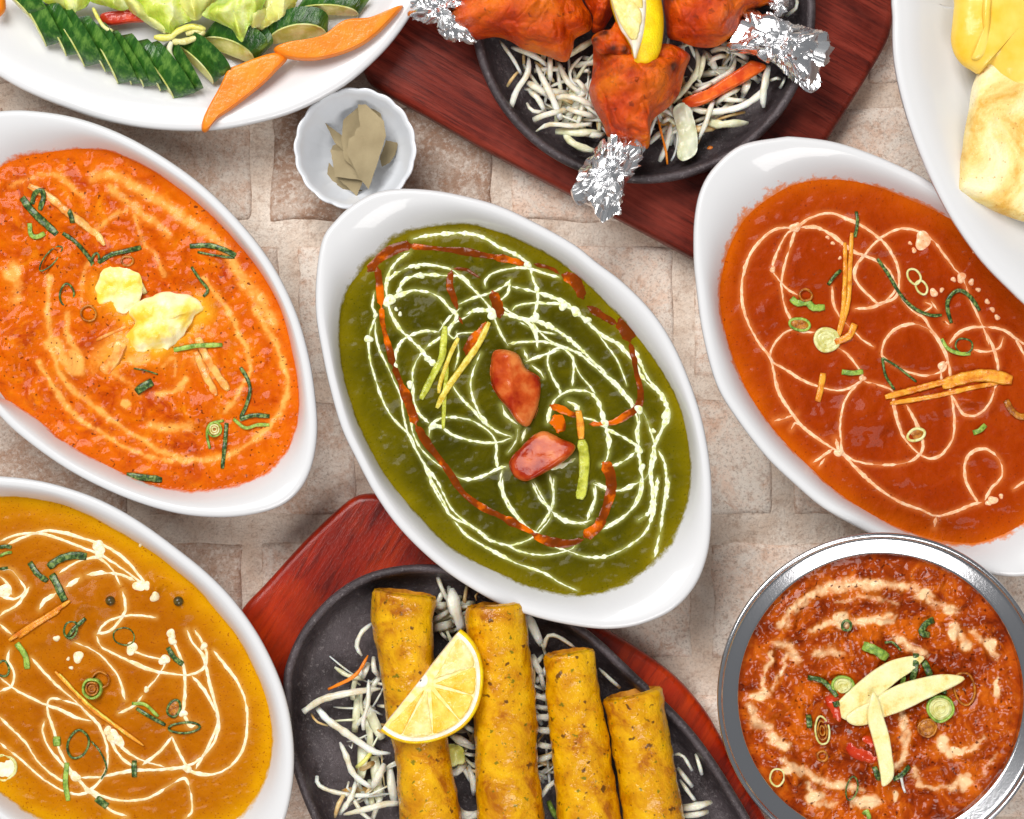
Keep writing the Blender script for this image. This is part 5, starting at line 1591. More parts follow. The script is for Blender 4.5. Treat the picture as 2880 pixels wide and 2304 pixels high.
bay([(1660, 820), (1715, 880), (1700, 935), (1648, 905)], .0085, 'small bay leaf piece at the lower left of the heap')
bay([(1700, 900), (1770, 945), (1830, 960), (1780, 985), (1705, 978)], .009, 'bay leaf piece lying lowest in the heap')
bay([(1642, 620), (1725, 682), (1735, 760), (1690, 720)], .012, 'thin bay leaf shard sticking out to the left', ty=.1)
bay([(1680, 735), (1745, 712), (1760, 790), (1668, 765)], .011, 'small bay leaf piece at the left middle of the heap')
bay([(1950, 708), (2012, 722), (1998, 780), (1968, 822), (1930, 842), (1918, 800)], .0105, 'small bay leaf piece lying apart on the right')
bay([(1690, 888), (1840, 903), (1802, 992), (1755, 945)], .0125, 'triangular bay leaf piece at the bottom of the heap', tx=.1)
bay([(1668, 755), (1752, 768), (1790, 845), (1842, 912), (1692, 892), (1682, 830)], .0145, 'bay leaf piece with a straight top edge, lower left', tx=.08)
bay([(1822, 528), (1735, 605), (1725, 700), (1738, 800), (1800, 860), (1830, 700)], .0165, 'long greenish bay leaf piece behind the large one', tx=-.1)
bay([(1870, 540), (1918, 562), (1945, 640), (1900, 620)], .014, 'bay leaf corner showing at the upper right of the large piece')
bay([(1808, 528), (1850, 528), (1940, 612), (1950, 690), (1905, 830), (1862, 955), (1812, 895), (1778, 820), (1752, 772), (1762, 700), (1790, 685), (1800, 650), (1830, 632), (1812, 590)], .021, 'largest bay leaf piece with a torn left edge, on top', tx=.06, ty=.03)


# ================================================================== wooden boards and iron plates
def woodmat(name, ang, stops, coat=.6, rough=.3, stretch=.06, sc_=130, bump=.0002):
    m = Mat(name, rough=rough, coat=coat, coatr=.18)
    m.b.inputs['Specular IOR Level'].default_value = .15
    m.map(ang, (stretch, 1, 1))
    n = m.noise(sc_, 7, .72, .35)
    m.base(m.ramp(n, stops))
    f = m.noise(sc_ * 6, 5, .8, off=3.0)
    m.mix(m.ramp(f, [(.48, 0.0), (.62, .65)]), tuple(q * .45 for q in stops[0][1]))
    m.vec = m.tc.outputs['Object']
    m.mix(m.ramp(m.noise(28, 4, .6, off=7), [(.45, 0.0), (.65, .5)]), stops[-1][1])
    m.bumpit(f, bump)
    return m.done()


def board(label, cont, cr, zt, mat, name='wooden_board', bev=.0035, foot=.004):
    A = smooth(W(cr, cont, zt), n=260, closed=True)
    rings = [with_z(inset(A, .012), foot * 0), with_z(inset(A, .004), .0), with_z(inset(A, .001), .002), with_z(A, .005), with_z(A, zt - bev)]
    for t in np.linspace(.2, 1, 6):
        rings.append(with_z(inset(A, bev * (1 - math.cos(t * math.pi / 2))), zt - bev + bev * math.sin(t * math.pi / 2)))
    v, f = loft(rings, cap0=False, cap1=False)
    k_ = len(A)
    f = f.tolist() + [list(range(k_ - 1, -1, -1)), list(range(len(v) - k_, len(v)))]
    return mk(name, v, f, mat, thing=(label, 'wooden board', 'wooden boards under the iron plates'))


WD1 = woodmat('mahogany', math.radians(30), [(.32, c(64, 16, 10)), (.5, c(112, 36, 24)), (.68, c(144, 60, 46))], coat=.22, rough=.4)
WD2 = woodmat('red_lacquered_wood', math.radians(-58), [(.32, c(92, 10, 0)), (.5, c(148, 28, 0)), (.68, c(182, 54, 4))], coat=.5, rough=.35, stretch=.1, sc_=70)
BT = .015
B1 = [(762, 130), (768, 156), (790, 182), (900, 245), (1050, 330), (1200, 408), (1330, 475), (1458, 543), (1510, 570), (1555, 580), (1590, 550), (1640, 465), (1745, 292), (1800, 205), (1858, 108), (1878, 60), (1884, 0), (1880, -80), (1830, -160),
      (1500, -300), (1200, -400), (1050, -380), (950, -220), (850, -40), (785, 70)]
board('dark red wooden board under the round iron plate at the top', B1, 'V', BT, WD1)
B2 = [(780, 1040), (745, 1047), (705, 1078), (640, 1140), (560, 1228), (510, 1282), (492, 1330), (515, 1400), (580, 1500), (650, 1620), (720, 1740), (800, 1860), (950, 1990), (1200, 2080), (1500, 2080), (1680, 1990), (1705, 1900), (1660, 1800), (1612, 1722), (1516, 1548),
      (1480, 1490), (1424, 1427), (1355, 1375), (1283, 1331), (1180, 1275), (1050, 1200), (930, 1120), (850, 1062), (815, 1044)]
board('glossy bright red wooden board under the iron plate of rolls at the bottom', B2, 'V', BT, WD2)


def ironmat():
    m = Mat('cast_iron', rough=.42, spec=.6, metal=.3)
    m.base(m.ramp(m.noise(30, 6, .7), [(.35, c(46, 38, 40)), (.6, c(82, 73, 76))]))
    m.mix(m.ramp(m.noise(240, 5, .8, off=4), [(.55, 0.0), (.7, .5)]), c(34, 28, 28))
    m.mix(m.ramp(m.noise(520, 4, .8, off=2), [(.57, 0.0), (.66, .6)]), c(140, 132, 132))
    m.roughf(m.noise(150, 5, .8, off=8), .2, .55)
    m.bumpit(m.noise(800, 4, .8), .0004)
    m.bumpit(m.noise(170, 4, .7, off=1), .0006)
    return m.done()


IRON = ironmat()


def iron_plate(label, cont, cr, ztop, rimw):
    A = smooth(W(cr, cont, ztop), n=260, closed=True)
    z0 = BT + .0008
    fl = z0 + .003
    rings = [with_z(inset(A, .02), z0), with_z(inset(A, .012), z0), with_z(inset(A, .006), z0 + .003), with_z(inset(A, .002), ztop - .006)]
    for t in np.linspace(0, math.pi, 9):
        rings.append(with_z(inset(A, rimw / 2 - rimw / 2 * math.cos(t)), ztop - .0025 + .0025 * math.sin(t)))
    rings += [with_z(inset(A, rimw + .0015), ztop - .007), with_z(inset(A, rimw + .0035), fl + .002), with_z(inset(A, rimw + .007), fl)]
    v, f = loft(rings)
    v[:, 2] += .0003 * fbm(v[:, 0] * 120, v[:, 1] * 120, 1.0, 2) * (v[:, 2] > z0 + .005)
    v, f, _ = clean(v, f)
    return mk('iron_plate', v, f, IRON, thing=(label, 'iron plate', 'iron plates')), fl


aa = np.linspace(0, 2 * np.pi, 40, endpoint=False)
iron_plate('round black iron plate of chicken on the dark red board', [(1355 + 364 * math.cos(t), 22 + 364 * math.sin(t)) for t in aa], 'V', .031, .0042)
I2 = [(595, 1450), (601, 1400), (635, 1325), (700, 1252), (780, 1206), (880, 1189), (980, 1200), (1100, 1250), (1228, 1320), (1340, 1420), (1460, 1540), (1550, 1672), (1600, 1770), (1625, 1880), (1590, 1970), (1480, 2030), (1300, 2045), (1050, 2010),
      (850, 1930), (730, 1835), (660, 1735), (612, 1610), (597, 1520)]
_, FL = iron_plate('black iron plate of yellow rolls on the bright red board', I2, 'V', .031, .0042)

# ------------------------------------------------------------------ bean sprouts
sp_n = [0]


def sprout(cr, pts, w, z, lab, mat=None, name='bean_sprout', cat='bean sprout', grp=None, taper=(.75, .12), arch=.003, flat=.8, buried=False):
    p = smooth(W(cr, pts, z), step=.0022)
    q = with_z(p, z)
    k = np.linspace(0, 1, len(q))
    q[:, 2] += arch * (np.sin(k * np.pi) - .5) + .0008 * perlin(k * 3, w, z * 500)
    if random.random() < .5:
        taper = taper[::-1]
    hw = WL(cr, w) / 2
    v, f = tube_geo(q, hw * .84, min(hw, .0012) * flat, ns=7, taper=taper, wob=.3, tz=3, twist=random.uniform(-.12, .12))
    if mat is None:
        mat = SPROUT if random.random() < .85 else SPROUT_B
    if name == 'bean_sprout' and lab in (L1[0], L2[0]):
        # say which one: length, bend, direction and what it lies beside
        d = p[-1] - p[0]
        run = np.linalg.norm(np.diff(p, axis=0), axis=1).sum()
        bend = np.linalg.norm(d) / run
        an = math.degrees(math.atan2(d[1], d[0])) % 180
        dirn = 'level' if an < 20 or an > 160 else 'upright' if 70 < an < 110 else 'rising to the right' if an <= 70 else 'falling to the right'
        size = 'short' if run < .014 else 'long' if run > .026 else 'medium'
        wd = 'thick' if hw > .0021 else 'thin' if hw < .0013 else ''
        bd = 'straight' if bend > .985 else 'bowed' if bend > .92 else 'hooked'
        colr = 'browned' if mat is SPROUT_B else 'greenish' if mat is CABB else 'white'
        m_ = p.mean(0)
        vx, vy = (m_[0] / (S * (H - z) / H) + 1440) / 1.33581, (1152 - m_[1] / (S * (H - z) / H)) / 1.33581
        if lab == L1[0]:
            where = ('above the foil at the top right' if vy < 80 and vx > 1400 else 'at the far left of the round plate' if vx < 1110 else 'under the left chicken piece' if vx < 1180 and vy < 160 else 'left of the middle drumstick' if vx < 1260 and vy < 240
                     else 'left of the middle foil' if vx < 1300 else 'beside the middle foil' if vy > 270 and vx < 1400 else 'just right of the middle drumstick' if vx < 1420 else 'beneath the cooked carrot stick' if vy < 200 else 'below the cooked carrot stick')
        else:
            where = ('left of the rolls at the top' if vx < 830 and vy < 1390 else 'left of the lemon' if vx < 800 and vy < 1550 else 'left of the rolls near the photo bottom' if vx < 860 else 'between the first two rolls, upper' if vx < 985 and vy < 1380
                     else 'between the first two rolls, lower' if vx < 1000 else 'between the second and third roll' if vx < 1160 and vy > 1330 else 'above the third roll' if vx < 1290 and vy < 1480 else 'right of the rightmost roll')
        if buried:
            bd = ''
            dirn = dirn.replace(' to the right', '')
        lab = ' '.join(' '.join(('half buried' if buried else '', wd, size, bd, colr, 'sprout', dirn, where)).split())
        if len(lab.split()) > 16:
            lab = ' '.join(' '.join((wd, size, bd, colr, 'sprout', dirn.replace(' to the right', ''), where)).split())
    mk(name, v, f, mat, thing=(lab, cat, grp))


L1 = ('white bean sprout in the tangle on the round iron plate', 'bean sprouts on the round iron plate')
L2 = ('white bean sprout in the tangle on the iron plate of rolls', 'bean sprouts on the iron plate of rolls')


def rand_sprouts(cr, boxes, n, z0, z1, lab, grp, ln=(120, 260), w=(22, 44), cond=None):
    rs = np.random.RandomState(len(boxes) * 7 + n)
    k = 0
    while k < n:
        b = boxes[rs.randint(len(boxes))]
        x, y = rs.uniform(b[0], b[2]), rs.uniform(b[1], b[3])
        a_ = rs.uniform(0, 2 * np.pi)
        l_ = rs.uniform(*ln)
        cv = rs.normal(0, .14)
        pts = [(x, y)]
        for s_ in range(3):
            x += math.cos(a_) * l_ / 3
            y += math.sin(a_) * l_ / 3
            a_ += cv
            pts.append((x, y))
        if cond and not all(cond(px, py) for px, py in pts):
            continue
        sprout(cr, pts, rs.uniform(*w), rs.uniform(z0, z1), lab, grp=grp, mat=CABB if rs.rand() < .18 else None, buried=True)
        k += 1


inpl1 = lambda x, y: math.hypot((1000 + x * .55657) / 1.33581 - 1355, (y * .55657) / 1.33581 - 22) < 305
rand_sprouts('B', [(800, 260, 1260, 640), (1000, 560, 1300, 760), (1450, 250, 2040, 640), (1500, 600, 1720, 780)], 100, .0205, .0255, *L1, ln=(110, 250), w=(20, 42), cond=inpl1)
rand_sprouts('B', [(900, 420, 1250, 700), (1550, 330, 1950, 640)], 50, .0215, .0265, *L1, ln=(140, 300), w=(10, 22), cond=inpl1)
J1 = [([(240, 490), (330, 620), (430, 770), (500, 900)], 55), ([(380, 570), (560, 640), (720, 720), (820, 800)], 80), ([(590, 680), (590, 820), (560, 930), (470, 1060), (420, 1160), (380, 1290)], 85), ([(680, 780), (780, 1000), (880, 1200), (980, 1450)], 95),
      ([(850, 690), (850, 850), (850, 960)], 80), ([(950, 750), (1010, 900), (1080, 1020), (1200, 1130), (1300, 1230)], 90), ([(1000, 700), (1130, 640), (1260, 560), (1400, 470)], 90), ([(1240, 680), (1130, 800), (1090, 880), (1110, 980), (1200, 1060)], 45),
      ([(580, 1000), (700, 1080), (820, 1150)], 95), ([(930, 1180), (1050, 1170), (1200, 1210), (1380, 1290)], 90), ([(600, 1080), (700, 1200), (800, 1370)], 90), ([(570, 1250), (620, 1340), (700, 1360), (780, 1350)], 50),
      ([(650, 1450), (750, 1410), (900, 1370), (1060, 1320)], 80), ([(1060, 1310), (1200, 1370), (1400, 1410)], 80), ([(680, 1590), (780, 1530), (880, 1510), (1100, 1530), (1350, 1500)], 70), ([(1260, 1150), (1220, 1380), (1160, 1600)], 60),
      ([(920, 1590), (1050, 1600), (1200, 1620), (1450, 1590)], 110), ([(1020, 1600), (1080, 1700), (1200, 1780), (1400, 1840)], 100), ([(1260, 860), (1330, 870)], 60), ([(1130, 960), (1200, 1000), (1280, 1100)], 70), ([(1250, 1600), (1400, 1650), (1500, 1620)], 90)]
zz = .0262
for i, (p_, w_) in enumerate(J1):
    sprout('J', p_, w_, zz + .0006 * (i % 5), L1[0], grp=L1[1], mat=CABB if i in (6, 16, 17) else SPROUT)
sprout('J', [(330, 1040), (420, 920), (470, 860)], 45, .026, 'browned bean sprout at the left of the tangle on the round plate', mat=SPROUT_B, grp=L1[1])
K1 = [([(370, 470), (400, 600), (370, 720), (250, 880), (150, 990)], 80), ([(760, 540), (720, 680), (600, 760), (470, 830), (370, 820)], 66), ([(520, 500), (600, 470), (720, 490), (880, 570)], 76), ([(330, 1040), (450, 1080), (620, 1080), (800, 1040), (950, 950), (1040, 850), (1080, 700)], 76),
      ([(1080, 640), (1040, 780), (1020, 920), (1030, 1040)], 80), ([(880, 780), (830, 900)], 95), ([(560, 1000), (650, 940), (800, 850)], 66), ([(620, 960), (780, 980), (860, 970)], 56), ([(480, 1180), (600, 1210), (760, 1200), (880, 1190)], 95),
      ([(540, 980), (500, 1080), (470, 1180), (400, 1350)], 60), ([(180, 1200), (190, 1350), (170, 1480), (130, 1560)], 26), ([(50, 1180), (130, 1140)], 56), ([(20, 1560), (80, 1420), (130, 1200)], 66), ([(450, 520), (430, 650), (400, 760)], 56),
      ([(1100, 775), (1185, 758)], 45), ([(1190, 850), (1240, 750)], 34), ([(1250, -20), (1230, 80), (1200, 160)], 60), ([(1350, -20), (1340, 80), (1250, 150)], 46), ([(500, 620), (560, 560), (660, 540)], 60), ([(350, 900), (450, 850), (540, 800)], 50)]
for i, (p_, w_) in enumerate(K1):
    sprout('K', p_, w_, zz + .0006 * (i % 5), L1[0], grp=L1[1], mat=CABB if i in (0, 8, 13) else SPROUT)
sheet('cabbage_piece', 'K', [(150, 1060), (220, 1000), (290, 1010), (350, 1150), (385, 1350), (370, 1490), (250, 1562), (185, 1510), (200, 1330), (165, 1180)], .0285, CABB, 'broad white cabbage piece with a sauce stained top below the chicken', 'cabbage', amp=.0014, hgt=.0012, freq=90, seed=3.3, nr=10, nt=50)
sprout('K', [(0, 1130), (30, 1280), (80, 1480), (95, 1590)], 30, .0285, 'thin cooked carrot thread below the middle chicken piece', mat=CARROT, name='carrot_thread', cat='carrot', grp='carrot threads')
blob('carrot_stick', W('K', [(240, 960), (450, 880), (700, 720), (880, 600), (930, 580), (1060, 640), (900, 760), (650, 900), (450, 1010), (310, 1035)], .0305), .0285, .0032, CARROT_P, p=8, q=1.5, disp=cd,
     thing=('orange cooked carrot stick lying on sprouts of the round iron plate', 'carrot'))
blob('food_crumb', W('K', [(475, 1440), (500, 1415), (545, 1425), (555, 1455), (515, 1470), (485, 1462)], .0195), .0192, .001, CARROT, thing=('tiny orange crumb on the bare floor of the round iron plate', 'crumb'), nt=24, nr=6)

L5 = [([(80, 550), (250, 430), (450, 370), (700, 330), (860, 320)], 85, .029, 0), ([(220, 510), (320, 620), (480, 730), (650, 850), (800, 950), (960, 970)], 92, .0275, 0), ([(160, 570), (220, 640), (330, 690)], 30, .0255, 2), ([(450, 860), (520, 1000), (570, 1140), (660, 1240), (760, 1310)], 85, .0265, 0),
      ([(220, 1200), (230, 1280), (350, 1340), (550, 1380), (750, 1390), (960, 1380)], 58, .0245, 0), ([(900, 1080), (850, 1180), (780, 1320)], 90, .0275, 0), ([(610, 1260), (570, 1400), (450, 1580)], 66, .0265, 0), ([(580, 1420), (680, 1560), (800, 1680)], 56, .027, 0),
      ([(490, 1590), (700, 1530), (900, 1480), (1040, 1480)], 80, .0285, 0), ([(740, 230), (740, 450), (690, 620), (690, 730)], 56, .029, 0), ([(730, 480), (800, 650), (880, 820)], 120, .0235, 1), ([(640, 380), (620, 600), (600, 750)], 100, .023, 1),
      ([(680, 900), (680, 1100), (650, 1250)], 120, .023, 1), ([(800, 1000), (830, 1250), (850, 1500)], 120, .023, 1), ([(950, 1100), (990, 1350), (1020, 1500)], 100, .024, 0), ([(400, 100), (520, 170), (680, 220)], 56, .025, 1), ([(740, 60), (680, 190)], 80, .027, 0),
      ([(790, 0), (800, 120), (840, 180)], 60, .0275, 0), ([(1560, 790), (1700, 830), (1820, 910)], 80, .028, 0), ([(1700, 690), (1820, 730)], 70, .026, 0), ([(1700, 960), (1820, 990)], 50, .027, 0), ([(1580, 1190), (1680, 1110), (1720, 1080)], 80, .025, 0), ([(1750, 1100), (1800, 1250), (1800, 1390)], 80, .025, 0),
      ([(1650, 1550), (1740, 1600), (1870, 1570)], 100, .028, 0), ([(720, 560), (760, 800), (740, 1000)], 90, .0225, 1), ([(620, 200), (590, 300), (580, 420)], 70, .024, 1), ([(700, 100), (650, 200)], 60, .025, 0), ([(560, 1360), (520, 1290), (540, 1260)], 34, .0285, 0), ([(540, 890), (570, 910), (580, 870)], 24, .027, 0)]
for p_, w_, z_, k_ in L5:
    sprout('L', p_, w_, z_, L2[0], grp=L2[1], mat=(SPROUT, CABB, SPROUT_B)[k_])
sprout('L', [(400, 1620), (440, 1480), (500, 1380)], 55, .0275, 'browned yellow bean sprout at the bottom left of the rolls', mat=SPROUT_B, grp=L2[1])
sprout('L', [(620, 1110), (700, 1040), (770, 960)], 56, .0285, 'small yellow leaf tip below the white sprouts left of the rolls', mat=LY, name='cabbage_shred', cat='cabbage')
sprout('L', [(735, -20), (650, 130), (560, 210), (440, 270), (335, 322)], 44, .0300, 'orange carrot thread at the left of the yellow rolls', mat=CARROT, name='carrot_thread', cat='carrot', grp='carrot threads')
sheet('cabbage_piece', 'L', [(1540, 880), (1690, 905), (1712, 1060), (1640, 1085), (1540, 1110), (1500, 1000)], .0275, LY, 'squarish pale green cabbage piece between the two left rolls', 'cabbage', amp=.001, hgt=.001, freq=90, seed=1.3, nr=10, nt=50)
H5 = [([(530, 740), (480, 780), (455, 850), (480, 900)], 28, .029), ([(935, 560), (950, 650), (990, 770)], 76, .029), ([(850, 650), (910, 642)], 44, .026), ([(840, 720), (925, 672)], 34, .027), ([(840, 760), (935, 738)], 54, .026), ([(870, 770), (915, 820)], 24, .025),
      ([(1310, 680), (1350, 760), (1390, 850)], 54, .026), ([(1400, 870), (1420, 800), (1470, 800), (1560, 860)], 24, .028), ([(1340, 900), (1390, 1000)], 44, .026), ([(1335, 1090), (1435, 1122)], 38, .026), ([(1350, 1200), (1445, 1215)], 38, .027), ([(1360, 1270), (1450, 1280)], 38, .026),
      ([(1365, 1345), (1450, 1362)], 34, .027), ([(1370, 1425), (1455, 1400)], 34, .026), ([(1392, 1610), (1420, 1560), (1470, 1528)], 28, .028), ([(2055, 1402), (2100, 1400), (2150, 1480)], 22, .027), ([(2080, 1470), (2150, 1560)], 28, .026), ([(2090, 1530), (2170, 1640)], 26, .027),
      ([(2100, 1670), (2250, 1640)], 46, .027), ([(2100, 1710), (2230, 1690)], 40, .026), ([(2170, 1400), (2200, 1500)], 24, .026), ([(1680, 965), (1785, 1062)], 22, .0255), ([(1000, 1250), (1050, 1280)], 40, .027), ([(940, 1310), (1060, 1370)], 40, .027), ([(1380, 970), (1400, 1060)], 30, .025),
      ([(920, 1500), (1000, 1460)], 40, .025), ([(965, 1690), (1070, 1705)], 40, .028), ([(1340, 1150), (1440, 1170)], 30, .024), ([(1340, 960), (1395, 900)], 30, .024)]
for p_, w_, z_ in H5:
    sprout('H', p_, w_, z_, L2[0], grp=L2[1], mat=SPROUT)
rand_sprouts('H', [(860, 640, 1000, 800), (1330, 900, 1440, 1650), (440, 1000, 640, 1700), (930, 1250, 1060, 1500)], 75, .0203, .0240, *L2, ln=(90, 210), w=(18, 40))
rand_sprouts('H', [(450, 1000, 620, 1650), (1340, 900, 1430, 1650)], 36, .021, .026, *L2, ln=(120, 260), w=(9, 20))
sprout('H', [(1425, 1640), (1445, 1680), (1470, 1725)], 34, .024, 'bright green scallion strip between the rolls at the bottom edge', mat=SCAL_L, name='scallion_strip', cat='scallion', grp='scallion garnish')
sprout('H', [(1060, 620), (1055, 590), (1068, 580)], 12, .031, 'tiny browned curl on the plate rim beside the green dish', mat=SPROUT_B, grp=L2[1])


# ------------------------------------------------------------------ rolls
def rollmat():
    m = Mat('fried_roll', rough=.4, spec=.12, coat=.8, coatr=.06)
    m.base(m.ramp(m.noise(75, 5, .65, .5), [(.36, c(166, 94, 0)), (.45, c(204, 138, 0)), (.56, c(224, 164, 0)), (.72, c(236, 184, 10))]))
    m.mix(m.mul(m.orand(), .2), c(204, 124, 0))
    m.mix(m.ramp(m.noise(34, 4, .6, .3, off=6), [(.56, 0.0), (.72, .5)]), c(190, 112, 0))
    m.mix(m.ramp(m.noise(260, 2, .5, off=3), [(.66, 0.0), (.72, .9)]), c(84, 46, 8))
    m.mix(m.ramp(m.noise(520, 2, .5, off=9), [(.66, 0.0), (.74, .7)]), c(110, 60, 8))
    m.mix(m.ramp(m.noise(380, 2, .5, off=19), [(.66, 0.0), (.72, .8)]), c(96, 104, 10))
    m.bumpit(m.noise(330, 3, .6), .0007)
    m.bumpit(m.noise(900, 4, .7, off=4), .0004)
    return m.done()


ROLL = rollmat()
RIN = simple('roll_filling', [(.35, c(150, 84, 10)), (.6, c(196, 130, 24))], 200, rough=.6, bump=.001, bscale=300)


def roll(path, rad, label, zc, hollow=0.0, seed=0.0):
    p = smooth(W('H', [(x, y) for x, y in path], zc), n=70)
    R = np.interp(np.linspace(0, 1, 70), np.linspace(0, 1, len(rad)), [WL('H', r) * (H - zc) / H for r in rad])
    q = with_z(p, zc)
    t = np.gradient(q, axis=0)
    t /= np.linalg.norm(t, axis=1)[:, None]
    side = np.cross(t, [0, 0, 1.0])
    side /= np.linalg.norm(side, axis=1)[:, None]
    up = np.cross(side, t)
    an = np.linspace(0, 2 * np.pi, 64, endpoint=False)
    rings = []
    for i in range(70):
        s_ = R[i] * (.94 if i == 0 else 1.0)
        ring = q[i] + (np.cos(an)[:, None] * side[i] + np.sin(an)[:, None] * up[i] * .9) * s_
        X = ring * 130 + seed
        n_ = fbm(X[:, 0], X[:, 1], X[:, 2], 3) * .0006 + .0009 * perlin(ring[:, 0] * 50 + seed, ring[:, 1] * 45, ring[:, 2] * 45)
        ring = ring + (np.cos(an)[:, None] * side[i] + np.sin(an)[:, None] * up[i]) * n_[:, None]
        if i == 0:
            ring = ring - t[0] * (.0008 * perlin(an * 2.2, seed, 1.0))[:, None]
        rings.append(ring)
    # the open end: a wall then a filled core
    r0 = rings[0]
    cc = r0.mean(0)
    inner = [cc + (r0 - cc) * .98 + t[0] * .0002, cc + (r0 - cc) * .84 - t[0] * .0006, cc + (r0 - cc) * .70 + t[0] * hollow]
    root_ = root('fried_roll', (q[35][0], q[35][1], zc - R[35]), label, 'fried roll', 'yellow fried rolls on the iron plate')
    v, f = loft([inner[1], inner[0]] + rings, cap0=False)
    v, f, _ = clean(v, f)
    mk('wrapper', v, f, ROLL, parent=root_)
    core = [inner[1], inner[2], cc + (r0 - cc) * .35 + t[0] * (hollow + .0006 * np.sin(an * 5))[:, None]]
    v, f = loft([core[0], core[1], core[2]], cap0=False)
    v, f, _ = clean(v[:, :], [list(reversed(q_)) for q_ in f.tolist()] and f)
    mk('filling', v, f, RIN, parent=root_)


roll([(700, 582), (688, 700), (705, 860), (725, 1030), (750, 1180), (785, 1400), (815, 1600), (840, 1780), (860, 1900)], [166, 150, 138, 145, 145, 142, 148, 158, 160], 'leftmost yellow roll, partly under the lemon wedge', .0365, .002, 1.0)
roll([(1152, 640), (1165, 800), (1185, 1000), (1205, 1200), (1215, 1400), (1228, 1600), (1238, 1900)], [150, 152, 158, 162, 160, 164, 166], 'second yellow roll from the left, the widest and longest', .037, .002, 9.0)
roll([(1522, 880), (1545, 1050), (1575, 1250), (1592, 1450), (1620, 1650), (1640, 1900)], [130, 138, 142, 148, 156, 160], 'third yellow roll from the left, with a browned flat top end', .0355, .001, 17.0)
roll([(1842, 1090), (1872, 1220), (1905, 1400), (1935, 1580), (1958, 1725), (1975, 1900)], [156, 152, 150, 152, 154, 156], 'rightmost yellow roll with its open end showing', .0355, .006, 25.0)


# ------------------------------------------------------------------ lemons
MEMB = simple('lemon_membrane', [(.4, c(250, 220, 130)), (.6, c(254, 236, 180))], 300, rough=.4, coat=.4, sss=.1)


def lemon_half():
    z0 = .0535
    C0 = W('H', [(778, 1024)], z0)[0]
    e1 = W('H', [(575, 1278)], z0)[0]
    e2 = W('H', [(978, 768)], z0)[0]
    ax = (e2 - e1) / 2
    Rr = np.linalg.norm(ax)
    ax /= Rr
    C0 = (e1 + e2) / 2
    out = W('H', [(1010, 1225)], z0)[0] - C0
    nx_ = np.array([-ax[1], ax[0]])
    if nx_ @ out < 0:
        nx_ = -nx_
    Rn = WL('H', 318) * (H - z0) / H

    def pt(r, th):
        rr = 1 + .012 * np.sin(th * 5)
        return C0 + np.outer(np.cos(th) * Rr * r * rr, ax) + np.outer(np.sin(th) * Rn * r * rr, nx_)
    th = np.linspace(0, np.pi, 46)
    slope = lambda q: z0 + (q - C0) @ np.array([.0, .0])
    r = root('lemon_wedge', (C0[0], C0[1], z0 - .012), 'half round lemon slice resting on the two left rolls', 'lemon', 'lemon wedges')
    # rind: outer band curling under
    R_ = [with_z(pt(.945, th), z0 + .0000), with_z(pt(.975, th), z0 + .0001), with_z(pt(1.0, th), z0 - .0006), with_z(pt(1.01, th), z0 - .0022), with_z(pt(.98, th), z0 - .006), with_z(pt(.85, th), z0 - .0105), with_z(pt(.5, th), z0 - .013), with_z(pt(.02, th), z0 - .0135)]
    v = np.concatenate(R_)
    mk('rind', v, grid_faces(len(R_), 46, closed=False), RIND, parent=r)
    # pith: the whole white face just under the pulp, with a cut side
    P_ = [with_z(pt(.955, th), z0 + .0003), with_z(pt(.5, th), z0 + .0002), with_z(pt(.02, th), z0 + .0002)]
    v = np.concatenate(P_ + [with_z(pt(.96, np.array([0.0, np.pi])), z0 + .0002), with_z(pt(.8, np.array([0.0, np.pi])), z0 - .011)])
    f = grid_faces(3, 46, closed=False).tolist()
    b_ = 3 * 46
    f.append([b_, b_ + 1, b_ + 3, b_ + 2])
    mk('pith', v, f, PITH, parent=r)
    v = np.concatenate([with_z(pt(.895, th), z0 + .0006), with_z(pt(.4, th), z0 + .0006), with_z(pt(.12, th), z0 + .0005)])
    mk('membrane', v, grid_faces(3, 46, closed=False), MEMB, parent=r)
    # pulp segments: from the crop, boundaries seen from the centre
    cs = W('H', [(818, 1040)], z0)[0]
    bnd = np.radians([3, 38, 68, 97, 128, 160, 177])
    for k in range(6):
        a0, a1 = bnd[k] + .002, bnd[k + 1] - .002
        t_ = np.linspace(a0, a1, 9)
        arc = pt(.89, t_)
        mid = (a0 + a1) / 2
        dirm = pt(1.0, np.array([mid]))[0] - cs
        dirm /= np.linalg.norm(dirm)
        tip = cs + dirm * .0028
        cont = np.concatenate([tip[None], tip + (arc[0] - tip) * np.linspace(.12, .96, 6)[:, None], arc[1:-1] - (arc[1:-1] - cs) * 0, tip + (arc[-1] - tip) * np.linspace(.96, .12, 6)[:, None]])
        v, f = blob_geo(cont, z0 + .0003, .0008, nt=90, nr=9, p=14, q=1.4, disp=noise_disp(.00035, .0018, 2, xy=0), under=.3)
        mk('segment', v, f, LPULP2 if k in (0, 4) else LPULP, parent=r)


lemon_half()


